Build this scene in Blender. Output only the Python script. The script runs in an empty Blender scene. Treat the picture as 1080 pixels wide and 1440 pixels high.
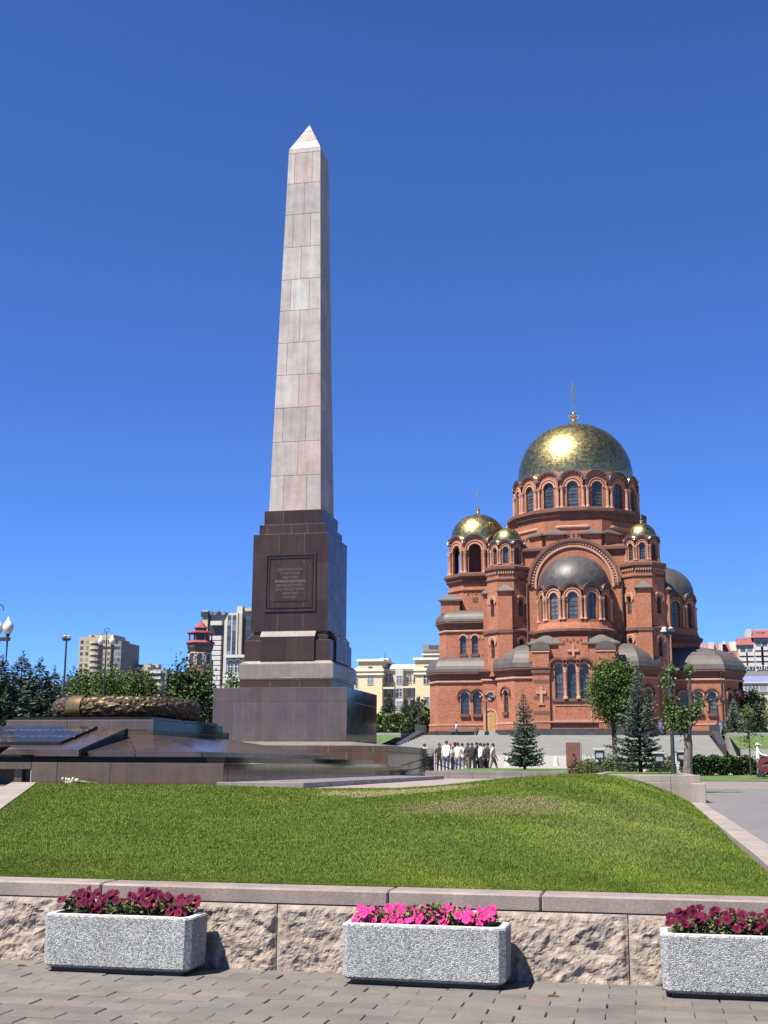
import bpy, math, random
import numpy as np
from mathutils import Vector, Matrix
R = math.radians
random.seed(7); rng = np.random.default_rng(7)
sc = bpy.context.scene; C = sc.collection

# ------------------------------------------------------------------ camera, sky, sun, exposure
# world axes follow the square: +x to the right along the kerb wall, +y towards the church
CAM_H, PITCH, YAW, ROLL = 1.4, math.atan(355/1700.), R(12), R(0.3)
cam = bpy.data.cameras.new('camera'); camo = bpy.data.objects.new('camera', cam); C.objects.link(camo)
cam.sensor_fit = 'VERTICAL'; cam.sensor_height = 36; cam.lens = 1700/1440*36
cam.clip_start = 0.1; cam.clip_end = 6000
camo.matrix_world = Matrix.Translation((0, 0, CAM_H)) @ Matrix.Rotation(YAW, 4, 'Z') @ Matrix.Rotation(R(90)+PITCH, 4, 'X') @ Matrix.Rotation(ROLL, 4, 'Z')
sc.camera = camo
SUN_EL, SUN_AZ = R(58), R(38)          # azimuth from -y towards -x
sd = Vector((-math.sin(SUN_AZ)*math.cos(SUN_EL), -math.cos(SUN_AZ)*math.cos(SUN_EL), math.sin(SUN_EL)))
w = bpy.data.worlds.new('World'); sc.world = w; w.use_nodes = True
nt = w.node_tree; bg = nt.nodes['Background']
sky = nt.nodes.new('ShaderNodeTexSky'); sky.sky_type = 'NISHITA'; sky.sun_disc = False
sky.sun_elevation = SUN_EL; sky.sun_rotation = math.atan2(sd.x, sd.y)
sky.air_density = 1.0; sky.dust_density = 0.05; sky.ozone_density = 6.0; sky.altitude = 4000
tint = nt.nodes.new('ShaderNodeMix'); tint.data_type = 'RGBA'; tint.blend_type = 'MULTIPLY'; tint.inputs[0].default_value = 1
tint.inputs[7].default_value = (.77, 1.075, 1.60, 1)      # camera white balance of a deep blue summer sky
nt.links.new(sky.outputs[0], tint.inputs[6]); nt.links.new(tint.outputs[2], bg.inputs[0]); bg.inputs[1].default_value = 0.05
sl = bpy.data.lights.new('sun', 'SUN'); sl.energy = 5.0; sl.angle = R(0.53); sl.color = (1, .935, .82)
slo = bpy.data.objects.new('sun', sl); C.objects.link(slo)
slo.rotation_euler = (-sd).to_track_quat('-Z', 'Y').to_euler()
vs = sc.view_settings; vs.view_transform = 'Standard'; vs.look = 'None'; vs.gamma = 1; vs.exposure = 1.36; vs.use_curve_mapping = False

# ------------------------------------------------------------------ helpers
def px(x, y, D):
    """photo pixel + distance ahead -> world point"""
    f = 1700.; a = (x-540)/f; b = -(y-720)/f; c, s = math.cos(ROLL), math.sin(ROLL)
    a, b = a*c-b*s, a*s+b*c
    fy = math.cos(PITCH)-b*math.sin(PITCH); fz = math.sin(PITCH)+b*math.cos(PITCH); t = D/fy
    X = a*t; c, s = math.cos(YAW), math.sin(YAW)
    return Vector((X*c-D*s, X*s+D*c, CAM_H+fz*t))

def tag(o, label=None, cat=None, group=None, kind=None):
    if label: o['label'] = label
    if cat: o['category'] = cat
    if group: o['group'] = group
    if kind: o['kind'] = kind
    return o
def empty(name, loc=(0, 0, 0), rz=0, label=None, cat=None, group=None):
    o = bpy.data.objects.new(name, None); C.objects.link(o); o.location = loc; o.rotation_euler = (0, 0, rz)
    o.empty_display_size = .2
    return tag(o, label, cat, group)
def link(name, me, parent=None, loc=None, rz=0):
    o = bpy.data.objects.new(name, me); C.objects.link(o)
    if parent is not None: o.parent = parent
    if loc is not None: o.location = loc
    if rz: o.rotation_euler = (0, 0, rz)
    return o
def copy_tree(o, parent=None):
    c = o.copy(); C.objects.link(c); c.parent = parent
    for ch in list(o.children): copy_tree(ch, c)
    return c

class MB:
    def __init__(s): s.v = []; s.f = []; s.m = []
    def add(s, vs, fs, mi=0):
        b = len(s.v); s.v += [tuple(p) for p in vs]
        for f in fs: s.f.append(tuple(b+i for i in f)); s.m.append(mi)
        return s
    def box(s, x0, y0, z0, x1, y1, z1, mi=0):
        return s.add([(x0,y0,z0),(x1,y0,z0),(x1,y1,z0),(x0,y1,z0),(x0,y0,z1),(x1,y0,z1),(x1,y1,z1),(x0,y1,z1)],
              [(3,2,1,0),(4,5,6,7),(0,1,5,4),(1,2,6,5),(2,3,7,6),(3,0,4,7)], mi)
    def loft(s, rings, mi=0, cap0=True, cap1=True):
        n = len(rings[0]); vs = [p for r in rings for p in r]; fs = []
        for k in range(len(rings)-1):
            for i in range(n):
                j = (i+1) % n; fs.append((k*n+i, k*n+j, (k+1)*n+j, (k+1)*n+i))
        if cap0: fs.append(tuple(range(n-1, -1, -1)))
        if cap1: fs.append(tuple((len(rings)-1)*n+i for i in range(n)))
        return s.add(vs, fs, mi)
    def prism(s, poly, z0, z1, mi=0, cap0=True, cap1=True):
        return s.loft([[(x, y, z0) for x, y in poly], [(x, y, z1) for x, y in poly]], mi, cap0, cap1)
    def rbox(s, x0, y0, z0, x1, y1, z1, c=.02, mi=0):
        """box with chamfered edges"""
        def ring(i, z):
            a, b, d, e = x0+i, x1-i, y0+i, y1-i
            return [(a+c,d,z),(b-c,d,z),(b,d+c,z),(b,e-c,z),(b-c,e,z),(a+c,e,z),(a,e-c,z),(a,d+c,z)]
        return s.loft([ring(c, z0), ring(0, z0+c), ring(0, z1-c), ring(c, z1)], mi)
    def lathe(s, prof, n=16, cx=0, cy=0, a0=0., mi=0, caps=True):
        rings = [[(cx+r*math.cos(a0+2*math.pi*i/n), cy+r*math.sin(a0+2*math.pi*i/n), z) for i in range(n)] for r, z in prof]
        return s.loft(rings, mi, caps, caps)
    def tube(s, p, q, r0, r1=None, n=8, mi=0):
        p, q = Vector(p), Vector(q); r1 = r0 if r1 is None else r1
        d = (q-p).normalized(); u = d.orthogonal().normalized(); v = d.cross(u)
        return s.loft([[p+u*r0*math.cos(2*math.pi*i/n)+v*r0*math.sin(2*math.pi*i/n) for i in range(n)],
                       [q+u*r1*math.cos(2*math.pi*i/n)+v*r1*math.sin(2*math.pi*i/n) for i in range(n)]], mi)
    def path(s, pts, rs, n=8, mi=0):
        pts = [Vector(p) for p in pts]; rings = []; u = None
        for i, p in enumerate(pts):
            d = (pts[min(i+1, len(pts)-1)]-pts[max(i-1, 0)]).normalized()
            u = d.orthogonal().normalized() if u is None else (u-d*u.dot(d)).normalized()
            v = d.cross(u); r = rs[i] if hasattr(rs, '__len__') else rs
            rings.append([p+u*r*math.cos(2*math.pi*k/n)+v*r*math.sin(2*math.pi*k/n) for k in range(n)])
        return s.loft(rings, mi)
    def mesh(s, name, mats, smooth=False):
        me = bpy.data.meshes.new(name); me.from_pydata(s.v, [], s.f)
        for m in (mats if isinstance(mats, (list, tuple)) else [mats]): me.materials.append(m)
        if any(s.m): me.polygons.foreach_set('material_index', s.m)
        if smooth:
            me.polygons.foreach_set('use_smooth', [True]*len(me.polygons)); me.set_sharp_from_angle(angle=R(35))
        me.update(); return me
    def build(s, name, mats, parent=None, smooth=False, **k):
        return tag(link(name, s.mesh(name, mats, smooth), parent), **k)

def npmesh(name, V, F, mat, parent=None, **k):
    me = bpy.data.meshes.new(name); n = F.shape[1]
    me.vertices.add(len(V)); me.vertices.foreach_set('co', V.astype(np.float32).ravel())
    me.loops.add(F.size); me.loops.foreach_set('vertex_index', F.astype(np.int32).ravel())
    me.polygons.add(len(F)); me.polygons.foreach_set('loop_start', np.arange(0, F.size, n, dtype=np.int32))
    me.polygons.foreach_set('loop_total', np.full(len(F), n, dtype=np.int32))
    me.update(calc_edges=True); me.materials.append(mat)
    return tag(link(name, me, parent), **k)

# ------------------------------------------------------------------ materials
class NT:
    def __init__(s, name):
        s.m = bpy.data.materials.new(name); s.m.use_nodes = True; s.t = s.m.node_tree
        s.b = s.t.nodes['Principled BSDF']; s.tc = s.n('ShaderNodeTexCoord')
    def n(s, typ, **k):
        o = s.t.nodes.new(typ)
        for a, b in k.items(): setattr(o, a, b)
        return o
    def l(s, a, b): s.t.links.new(a, b)
    def noise(s, scale, detail=4, rough=.55, co='Object', w=None):
        o = s.n('ShaderNodeTexNoise'); o.inputs['Scale'].default_value = scale; o.inputs['Detail'].default_value = detail; o.inputs['Roughness'].default_value = rough
        s.l(s.tc.outputs[co] if isinstance(co, str) else co, o.inputs['Vector']); return o.outputs['Fac']
    def voro(s, scale, co='Object', feature='F1', out='Distance', rnd=1):
        o = s.n('ShaderNodeTexVoronoi'); o.feature = feature; o.inputs['Scale'].default_value = scale; o.inputs['Randomness'].default_value = rnd
        s.l(s.tc.outputs[co] if isinstance(co, str) else co, o.inputs['Vector']); return o.outputs[out]
    def ramp(s, fac, stops, interp='LINEAR'):
        o = s.n('ShaderNodeValToRGB'); o.color_ramp.interpolation = interp; e = o.color_ramp.elements
        for i, (p, c) in enumerate(stops):
            if i < 2: e[i].position = p
            else: e.new(p)
            e[i].color = (*c, 1) if hasattr(c, '__len__') else (c, c, c, 1)
        s.l(fac, o.inputs[0]); return o.outputs[0]
    def mix(s, fac, a, b, typ='MIX'):
        o = s.n('ShaderNodeMix'); o.data_type = 'RGBA'; o.blend_type = typ
        for sock, val in ((o.inputs[0], fac), (o.inputs[6], a), (o.inputs[7], b)):
            if hasattr(val, 'is_output'): s.l(val, sock)
            elif hasattr(val, '__len__'): sock.default_value = (*val, 1)
            else: sock.default_value = val
        return o.outputs[2]
    def math(s, op, a, b=0, c=0):
        o = s.n('ShaderNodeMath'); o.operation = op
        for i, val in enumerate((a, b, c)):
            if hasattr(val, 'is_output'): s.l(val, o.inputs[i])
            else: o.inputs[i].default_value = val
        return o.outputs[0]
    def bump(s, h, strength=.3, dist=.02, prev=None):
        o = s.n('ShaderNodeBump'); o.inputs['Strength'].default_value = strength; o.inputs['Distance'].default_value = dist
        s.l(h, o.inputs['Height'])
        if prev is not None: s.l(prev, o.inputs['Normal'])
        s.l(o.outputs[0], s.b.inputs['Normal']); return o.outputs[0]
    def col(s, c, k=.74):      # k: overall reflectance level for this exposure
        if hasattr(c, 'is_output'): s.l(s.mix(1, c, (k, k, k), 'MULTIPLY'), s.b.inputs['Base Color'])
        else: s.b.inputs['Base Color'].default_value = (*[v*k for v in c], 1)
    def set(s, **k):
        for a, b in k.items():
            i = s.b.inputs[a.replace('_', ' ')]
            if hasattr(b, 'is_output'): s.l(b, i)
            else: i.default_value = b
        return s.m
    def orand(s): return s.n('ShaderNodeObjectInfo').outputs['Random']

def simple(name, c, rough=.6, var=.15, scale=3, bump=0, bscale=60, metal=0, spec=.5, c2=None, orand=0, bdist=.01):
    t = NT(name); c2 = c2 or tuple(x*(1-var) for x in c); hi = tuple(min(1, x*(1+var)) for x in c)
    col = t.ramp(t.noise(scale, 6, .6), [(.3, c2), (.72, hi)])
    if orand:
        col = t.mix(1, col, t.ramp(t.orand(), [(0, 1-orand), (1, 1)]), 'MULTIPLY')
    t.col(col)
    if bump: t.bump(t.noise(bscale, 5), bump, bdist)
    return t.set(Roughness=rough, Metallic=metal, Specular_IOR_Level=spec)

GK = .60
def granite(name, c, dark, light, scale=70, rough=.5, rnd=.12, spec=.5, bump=.05, big=1.2):
    c, dark, light = [tuple(v*GK for v in q) for q in (c, dark, light)]
    """speckled stone: mineral grains, broad tone drift, each slab its own tone"""
    t = NT(name)
    g = t.ramp(t.voro(scale, out='Color'), [(.15, dark), (.45, c), (.8, c), (.97, light)])
    g = t.mix(.55, g, t.ramp(t.noise(scale*1.7, 3), [(.35, dark), (.65, light)]))
    g = t.mix(.5, g, c)
    g = t.mix(1, g, t.ramp(t.noise(big, 5, .65), [(.3, .78), (.7, 1.12)]), 'MULTIPLY')
    # faint vertical rain streaks
    mp = t.n('ShaderNodeMapping'); mp.inputs['Scale'].default_value = (3.2, 3.2, .18); t.l(t.tc.outputs['Object'], mp.inputs[0])
    g = t.mix(1, g, t.ramp(t.noise(1.6, 4, .6, mp.outputs[0]), [(.35, .86), (.6, 1.04)]), 'MULTIPLY')
    g = t.mix(1, g, t.ramp(t.orand(), [(0, (1-rnd,)*3), (.5, (1, 1-rnd*.3, 1-rnd*.4)), (1, (1+rnd*.6,)*3)]), 'MULTIPLY')
    t.col(g)
    if bump: t.bump(t.noise(scale*1.5, 4), bump, .01)
    rr = t.ramp(t.noise(2.5, 4), [(.3, rough*.75), (.7, rough*1.25)])
    return t.set(Roughness=rr, Specular_IOR_Level=spec)

m_shaft = granite('shaft_granite', (.74,.68,.655), (.48,.43,.41), (.88,.83,.81), 28, .7, .14, spec=.12)
m_shaft_grey = granite('pale_grey_granite', (.80,.80,.78), (.58,.58,.57), (.92,.92,.9), 28, .7, .06, spec=.12)
m_shaft_pink = granite('rosy_granite', (.74,.61,.57), (.54,.43,.40), (.85,.74,.70), 28, .7, .06, spec=.12)
m_joint = simple('mortar', (.27,.24,.22), .85)
m_ped = granite('brown_granite', (.094,.060,.050), (.042,.028,.025), (.15,.102,.088), 30, .3, .22, bump=.02, spec=.25)
m_ped_light = granite('grey_rose_granite', (.40,.35,.325), (.27,.23,.21), (.5,.45,.42), 30, .4, .1, spec=.35)
m_plinth = granite('rose_brown_granite', (.172,.120,.094), (.082,.057,.047), (.26,.19,.158), 34, .07, .14, bump=.02)
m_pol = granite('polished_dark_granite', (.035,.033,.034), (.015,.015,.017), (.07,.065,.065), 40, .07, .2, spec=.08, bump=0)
m_tilt = granite('polished_brown_granite', (.12,.086,.07), (.065,.045,.037), (.18,.135,.115), 40, .18, .2, spec=.6, bump=0)
m_mjoint = simple('pale_joint', (.36,.31,.29), .8)
m_light = granite('pale_rose_stone', (.54,.46,.40), (.40,.33,.29), (.66,.58,.52), 45, .7, .1)
m_cap = granite('rose_kerb_stone', (.44,.36,.325), (.27,.21,.19), (.6,.52,.48), 60, .75, .1, bump=.25)
# ------------------------------------------------------------------ ground and setting
def sheet(name, poly, z, mat, **k):
    """poly: list of (x,y) or (x,y,z)"""
    mb = MB(); mb.add([(p[0], p[1], p[2] if len(p) > 2 else z) for p in poly], [tuple(range(len(poly)))])
    return mb.build(name, mat, kind='structure', **k)

def asphalt(name, c, var, scale):
    t = NT(name)
    col = t.ramp(t.noise(scale, 6, .65), [(.3, tuple(x*(1-var) for x in c)), (.7, tuple(x*(1+var) for x in c))])
    col = t.mix(1, col, t.ramp(t.noise(180, 3), [(.3, .75), (.7, 1.2)]), 'MULTIPLY')
    t.col(col); t.bump(t.noise(160, 3), .25, .005)
    return t.set(Roughness=.85)
m_asph = asphalt('grey_asphalt', (0.152,0.145,0.141), .12, .5)
m_earth = simple('earth', (.16,.14,.10), .95, .25, .4)
m_plaza = simple('pale_plaza_paving', (0.304,0.290,0.268), .85, .1, .7)
m_pinkpave = simple('rose_paving', (0.196,0.157,0.147), .85, .15, 1.2)
m_steps = simple('grey_step_stone', (0.290,0.285,0.267), .8, .12, .6)
m_darkstone = simple('dark_granite_wall', (.045,.04,.04), .5, .25, 1.5)

sheet('ground', [(-3000,-300,-.3),(3000,-300,-.3),(3000,4000,-.3),(-3000,4000,-.3)], 0, m_earth)
# pavement in front of the wall: pavers one by one
t = NT('paver_concrete')
pc = t.ramp(t.orand(), [(0, (.132,.124,.116)), (.3, (.155,.146,.136)), (.62, (.172,.163,.152)), (.86, (.158,.144,.133)), (.93, (.178,.145,.128)), (1, (.195,.183,.168))])
geo = t.n('ShaderNodeNewGeometry'); wp = geo.outputs['Position']
pc = t.mix(1, pc, t.ramp(t.noise(2.3, 6, .7, wp), [(.3, (.68,.68,.69)), (.68, (1.04,1.0,.96))]), 'MULTIPLY')
pc = t.mix(t.ramp(t.noise(3.1, 5, .7, wp), [(.60, 0), (.70, .75)]), pc, (.23,.155,.125))
pc = t.mix(t.ramp(t.noise(5.5, 5, .75, wp), [(.60, 0), (.70, .4)]), pc, (.25,.215,.17))
pc = t.mix(1, pc, t.ramp(t.noise(160, 3, .6, wp), [(.25, .72), (.7, 1.2)]), 'MULTIPLY')
t.col(pc); t.bump(t.noise(220, 4, .6, wp), .35, .004)
m_paver = t.set(Roughness=.88)
t = NT('paver_joint_sand'); t.col(t.ramp(t.noise(30, 4), [(.3, (.09,.08,.07)), (.7, (.17,.15,.13))])); m_sand = t.set(Roughness=.95)
t = NT('paving_far'); br = t.n('ShaderNodeTexBrick'); mp = t.n('ShaderNodeMapping'); t.l(t.tc.outputs['Object'], mp.inputs[0]); t.l(mp.outputs[0], br.inputs[0])
br.inputs['Scale'].default_value = 1; br.inputs['Brick Width'].default_value = .335; br.inputs['Row Height'].default_value = .168; br.inputs['Mortar Size'].default_value = .006
br.inputs[1].default_value = (.155,.146,.136,1); br.inputs[2].default_value = (.172,.163,.152,1); br.inputs[3].default_value = (.07,.058,.05,1)
t.col(br.outputs[0]); m_pavefar = t.set(Roughness=.9)
sheet('pavement_beyond', [(-60,-40),(40,-40),(40,8.9),(-60,8.9)], -.075, m_pavefar)
pav = MB().add([(-9,4.2,-.03),(5,4.2,-.03),(5,8.7,-.03),(-9,8.7,-.03)], [(0,1,2,3)]).build('pavement', m_sand, kind='structure')
PW, PD = .335, .168
def paver_mesh(k):
    mb = MB(); j = .0024; c = .004; r = random.Random(k)
    x1, y1 = PW-j, PD-j
    def ring(i, z): return [(i+j, i+j, z+r.uniform(-.001, .001)), (x1-i, i+j, z+r.uniform(-.001, .001)), (x1-i, y1-i, z+r.uniform(-.001, .001)), (i+j, y1-i, z+r.uniform(-.001, .001))]
    mb.loft([ring(0, -.06), ring(0, -c), ring(c, 0)], cap0=False)
    return mb.mesh('paver', m_paver)
pms = [paver_mesh(k) for k in range(6)]
for row in range(18):
    y = 8.52-(row+1)*PD
    for i in range(22):
        x = -5.3+i*PW+(PW*.5 if row % 2 else 0)+random.uniform(-.004, .004)
        # keep what the lens can see plus a margin
        d = y*math.cos(YAW)-x*math.sin(YAW); lat = (x*math.cos(YAW)+y*math.sin(YAW))/max(d, .1)
        if d < 5.9 or abs(lat) > .5: continue
        o = link('paver', random.choice(pms), pav, (x, y, random.uniform(-.003, .002)))
        o.rotation_euler = (random.uniform(-.006, .006), random.uniform(-.004, .004), random.uniform(-.006, .006)); o.scale = (random.uniform(.992, 1.004), random.uniform(.99, 1.0), 1)
# fill around the built pavers
fill = MB(); 
fill.add([(-60,-40,-.008),(-5.6,-40,-.008),(-5.6,8.6,-.008),(-60,8.6,-.008)], [(0,1,2,3)])
fill.add([(2.2,-40,-.008),(40,-40,-.008),(40,8.6,-.008),(2.2,8.6,-.008)], [(0,1,2,3)])
fill.add([(-5.6,-40,-.008),(2.2,-40,-.008),(2.2,5.4,-.008),(-5.6,5.4,-.008)], [(0,1,2,3)])
fill.build('pavement_sides', m_pavefar, kind='structure')

# upper square: asphalt road right of the lawn, pale stone platform round the memorial
def roadz(v): return .60+max(0, v-30)*.005
mb = MB(); mb.add([(1.2,8.62,.6),(60,8.62,.6),(60,30,.6),(1.2,30,.6)], [(0,1,2,3)])
mb.add([(-60,30,.6),(60,30,.6),(60,66,roadz(66)),(-60,66,roadz(66))], [(0,1,2,3)]); mb.build('road', m_asph, kind='structure')
sheet('rose_pavement', [(1.6,43,roadz(43)+.006),(30,43,roadz(43)+.006),(30,57.2,roadz(57.2)+.006),(1.6,57.2,roadz(57.2)+.006)], 0, m_pinkpave)
MB().loft([[(1.6,42.6,.4),(30,42.6,.4),(30,43,.4),(1.6,43,.4)],[(1.6,42.6,.69),(30,42.6,.69),(30,43,.69),(1.6,43,.69)]]).build('kerb', m_steps, kind='structure')
plat = MB(); plat.prism([(-30,26.3),(-7.3,26.3),(-5.8,28.1),(-1.3,28.9),(-1.3,49),(-8.6,66),(-40,66),(-40,26.4)], .3, .87)
plat.build('stone_platform', m_light, kind='structure')
MB().add([(-60,64,.86),(60,64,.86),(60,73,.87),(-60,73,.87),(60,104,2.2),(-60,104,2.2)], [(0,1,2,3),(3,2,4,5)]).build('upper_plaza', m_plaza, kind='structure')
# stairs up to the church terrace
ST0, ST1, ZS0, ZS1, CX = 104., 127., 2.2, 4.4, -8.1
N = 16; mb = MB()
for k in range(N):
    y0 = ST0+(ST1-ST0)*k/N; z1 = ZS0+(ZS1-ZS0)*(k+1)/N
    if k in (5, 10): pass
    mb.box(CX-14.4, y0, 1.5, CX+14.4, ST1+1, z1)
mb.build('terrace_steps', m_steps, kind='structure')
sheet('church_terrace', [(-90,127.5,4.38),(70,127.5,4.38),(70,330,4.38),(-90,330,4.38)], 0, m_steps)
# dark parapets flanking the stairs
for s in (-1, 1):
    x0 = CX+s*15.1
    mb = MB(); mb.loft([[(x0-.35,ST0+13,1.8),(x0+.35,ST0+13,1.8),(x0+.35,ST1+1,1.8),(x0-.35,ST1+1,1.8)],
                        [(x0-.35,ST0+13,3.4),(x0+.35,ST0+13,3.4),(x0+.35,ST1+1,4.9),(x0-.35,ST1+1,4.9)]])
    mb.box(x0-.5, ST1+1, 1.8, x0+.5, ST1+2, 5.5)
    mb.build('stair_parapet', m_darkstone, label='dark stone parapet %s of the grey terrace stairs' % ('at the red roof hotel end' if s > 0 else 'at the yellow house end'), cat='parapet')
# grass slopes and their low walls beside the stairs
m_grass_far = simple('mown_grass', (.075,.125,.022), .9, .3, .9, c2=(.05,.085,.016))
for s, xa, xb in ((-1, CX-60, CX-16), (1, CX+16, CX+60)):
    sheet('grass_slope', [(xa,108,2.75),(xb,108,2.75),(xb,122,4.3),(xa,122,4.3)], 0, m_grass_far)
    MB().box(xa,106,1.8,xb,107.9,2.78).box(xa,122.1,2,xb,127.4,4.55).build('terrace_wall', m_steps, kind='structure')
sheet('slope_base', [(-90,104,2.2),(70,104,2.2),(70,127.6,2.3),(-90,127.6,2.3)], 0, m_plaza)
sheet('town_ground', [(-900,60,.2),(900,60,.2),(900,900,3.9),(-900,900,3.9)], 0, m_earth)
# ------------------------------------------------------------------ kerb wall of the lawn: rough blocks and cap stones
t = NT('rough_rose_granite')
g = t.ramp(t.voro(26, out='Color'), [(.2, (.235,.185,.158)), (.5, (.32,.262,.222)), (.9, (.42,.36,.315))])
g = t.mix(.4, g, t.ramp(t.noise(7, 6, .65), [(.3, (.20,.158,.133)), (.7, (.42,.35,.295))]))
g = t.mix(t.ramp(t.noise(3.5, 5, .6), [(.52, 0), (.68, .45)]), g, (.38,.29,.21))
t.col(g); t.bump(t.noise(45, 6, .7), .4, .015)
m_rough = t.set(Roughness=.92)
def fbm(p, seed, oct=5, base=3.):
    from mathutils import noise as N_
    v = 0; a = 1.; f = base
    for _ in range(oct):
        v += a*N_.noise(Vector((p[0]*f+seed*7.3, p[1]*f+seed*1.7, seed*3.1))); a *= .52; f *= 2.05
    return v
kw = empty('kerb_wall', (0,0,0), label='low wall of rough rose granite blocks with smooth cap stones below the lawn', cat='wall')
xs = [-8.2,-6.95,-5.6,-4.2,-3.45,-2.56,-1.45,-.15,.22,1.2,2.6,4.2]
for k in range(len(xs)-1):
    x0, x1 = xs[k]+.003, xs[k+1]-.003; nx = max(10, int((x1-x0)/.0145)); nz = 34; z0, z1 = -.05, .435
    vs = []; fs = []
    tilt = random.uniform(-.03, .03)
    for j in range(nz+1):
        for i in range(nx+1):
            a, b = i/nx, j/nz; X = x0+(x1-x0)*a; Z = z0+(z1-z0)*b
            e = min(1, min(a, 1-a)*(x1-x0)/.035)*min(1, (1-b)*(z1-z0)/.035+.0)
            d = .03+(.032+.024*fbm((X, Z*1.25), k, 6, 4.0)+tilt*.6*(a-.5)-abs(fbm((X*1.2, Z*1.1), k+40, 5, 6.))*.03)*(.25+.75*e)
            d = max(.005, d)
            vs.append((X, 8.56-d-.025*(1-b)*0, Z))
    for j in range(nz):
        for i in range(nx):
            q = j*(nx+1)+i; fs.append((q, q+1, q+nx+2, q+nx+1))
    mb = MB(); mb.add(vs, fs)
    mb.add([(x0,8.56,z1),(x1,8.56,z1),(x1,8.9,z1),(x0,8.9,z1)], [(0,1,2,3)])
    mb.build('rough_block', m_rough, kw, smooth=False)
MB().box(-8.3,8.57,-.1,4.3,8.85,.43).build('core', m_joint, kw)
cx = [-8.3,-6.1,-3.9,-1.77,-.72,1.45,3.2,4.3]
for k in range(len(cx)-1):
    mb = MB(); mb.rbox(cx[k]+.004, 8.535+random.uniform(-.004,.004), .432, cx[k+1]-.004, 8.83, .545+random.uniform(-.003,.002), .012)
    mb.build('cap_stone', m_cap, kw)

# ------------------------------------------------------------------ lawn mound
def zfar(u):
    return float(np.interp(u, [-20,-15,-9.5,-7,-5.6,-4.6,-3.6,-2.6,-1.8,-1.2,-.6,0,.5,.95], [.93,.93,.92,.87,.86,.93,1.05,1.15,1.205,1.215,1.17,1.02,.83,.60]))
def vfar(u): return float(np.interp(u, [-16,-7.2,-6.2,-5.4,-1.2,.95], [26.4,26.4,27.6,28.2,28.42,28.42]))
def lawn_z(u, v):
    vf = vfar(u); t = min(1, max(0, (v-8.8)/(vf-8.8)))
    return .535+(zfar(u)-.535)*(t*.85+.15*t*t)+.018*math.sin(u*1.3+v*.7)*math.sin(v*.5)*t*(1-t)*4
def uleft(v): return -9.4-(v-16.9)*.463
t = NT('lawn_soil')
g = t.ramp(t.noise(1.1, 6, .6), [(.3, (.06,.088,.016)), (.7, (.095,.13,.024))])
t.col(g); m_soil = t.set(Roughness=1)
nu, nv = 60, 50; V = []; F = []
for j in range(nv+1):
    for i in range(nu+1):
        b = j/nv; a = i/nu
        v = 8.8+(28.5-8.8)*b; ul = max(-16, uleft(v)); u = ul+(.95-ul)*a; vv = min(v, vfar(u))
        V.append((u, vv, lawn_z(u, vv)))
for j in range(nv):
    for i in range(nu):
        q = j*(nu+1)+i; F.append((q, q+1, q+nu+2, q+nu+1))
MB().add(V, F).build('lawn', m_soil, smooth=True, kind='structure')
# grass blades, denser towards the viewer
t = NT('grass_blades')
geo = t.n('ShaderNodeNewGeometry'); pos = geo.outputs['Position']
g = t.ramp(geo.outputs['Random Per Island'], [(0, (.088,.146,.013)), (.5, (.122,.19,.02)), (.85, (.155,.222,.032)), (1, (.25,.25,.095))])
g = t.mix(1, g, t.ramp(t.noise(.75, 5, .65, pos), [(.3, (.72,.80,.7)), (.7, (1.25,1.15,1.1))]), 'MULTIPLY')
g = t.mix(1, g, t.ramp(t.noise(3.5, 3, .6, pos), [(.35, .82), (.65, 1.12)]), 'MULTIPLY')
sep = t.n('ShaderNodeSeparateXYZ'); t.l(pos, sep.inputs[0])
def blob(cx_, cy_, rx, ry, lo, hi):
    a = t.math('POWER', t.math('DIVIDE', t.math('SUBTRACT', sep.outputs[0], cx_), rx), 2)
    b = t.math('POWER', t.math('DIVIDE', t.math('SUBTRACT', sep.outputs[1], cy_), ry), 2)
    d = t.math('ADD', t.math('ADD', a, b), t.math('MULTIPLY', t.math('SUBTRACT', t.noise(1.1, 5, .7, pos), .5), 2.5))
    return t.ramp(d, [(lo, 1), (hi, 0)])
dry = blob(-5.0, 24.9, 1.8, 2.0, .5, 1.9)
dry2 = blob(-2.3, 18.2, 1.5, 2.6, .4, 1.7)
dry3 = blob(-.2, 16., 1.2, 6., .2, 1.3)
# mowing stripes across the right flank
st_ = t.math('SINE', t.math('ADD', t.math('MULTIPLY', sep.outputs[0], 3.1), t.math('ADD', t.math('MULTIPLY', sep.outputs[1], 1.15), t.math('MULTIPLY', t.noise(.6, 3, .6, pos), 5))))
flank = t.ramp(sep.outputs[0], [(0, 0), (.01, 1)])
mr = t.n('ShaderNodeMapRange'); t.l(sep.outputs[0], mr.inputs[0]); mr.inputs[1].default_value = -3.5; mr.inputs[2].default_value = -.5
g = t.mix(t.math('MULTIPLY', mr.outputs[0], .9), g, t.mix(1, g, t.ramp(st_, [(.25, (.86,.9,.86)), (.8, (1.32,1.24,1.25))]), 'MULTIPLY'))
brk = t.ramp(t.noise(4.5, 6, .75, pos), [(.30, .3), (.58, 1)])
g = t.mix(t.math('MULTIPLY', t.math('MULTIPLY', dry, brk), .95), g, (.46,.38,.19))
g = t.mix(t.math('MULTIPLY', t.math('MULTIPLY', dry2, brk), .9), g, (.27,.225,.115))
g = t.mix(t.math('MULTIPLY', dry3, .28), g, (.25,.25,.09))
t.col(g); m_blade = t.set(Roughness=.7, Specular_IOR_Level=.15)
NB = 680000
b = rng.random(NB*2)**2.1; v = 8.82+(28.45-8.82)*b
ul = np.maximum(-16, -9.4-(v-16.9)*.463); u = ul+(.95-ul)*rng.random(NB*2)
d = v*math.cos(YAW)-u*math.sin(YAW); lat = (u*math.cos(YAW)+v*math.sin(YAW))/d
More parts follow.
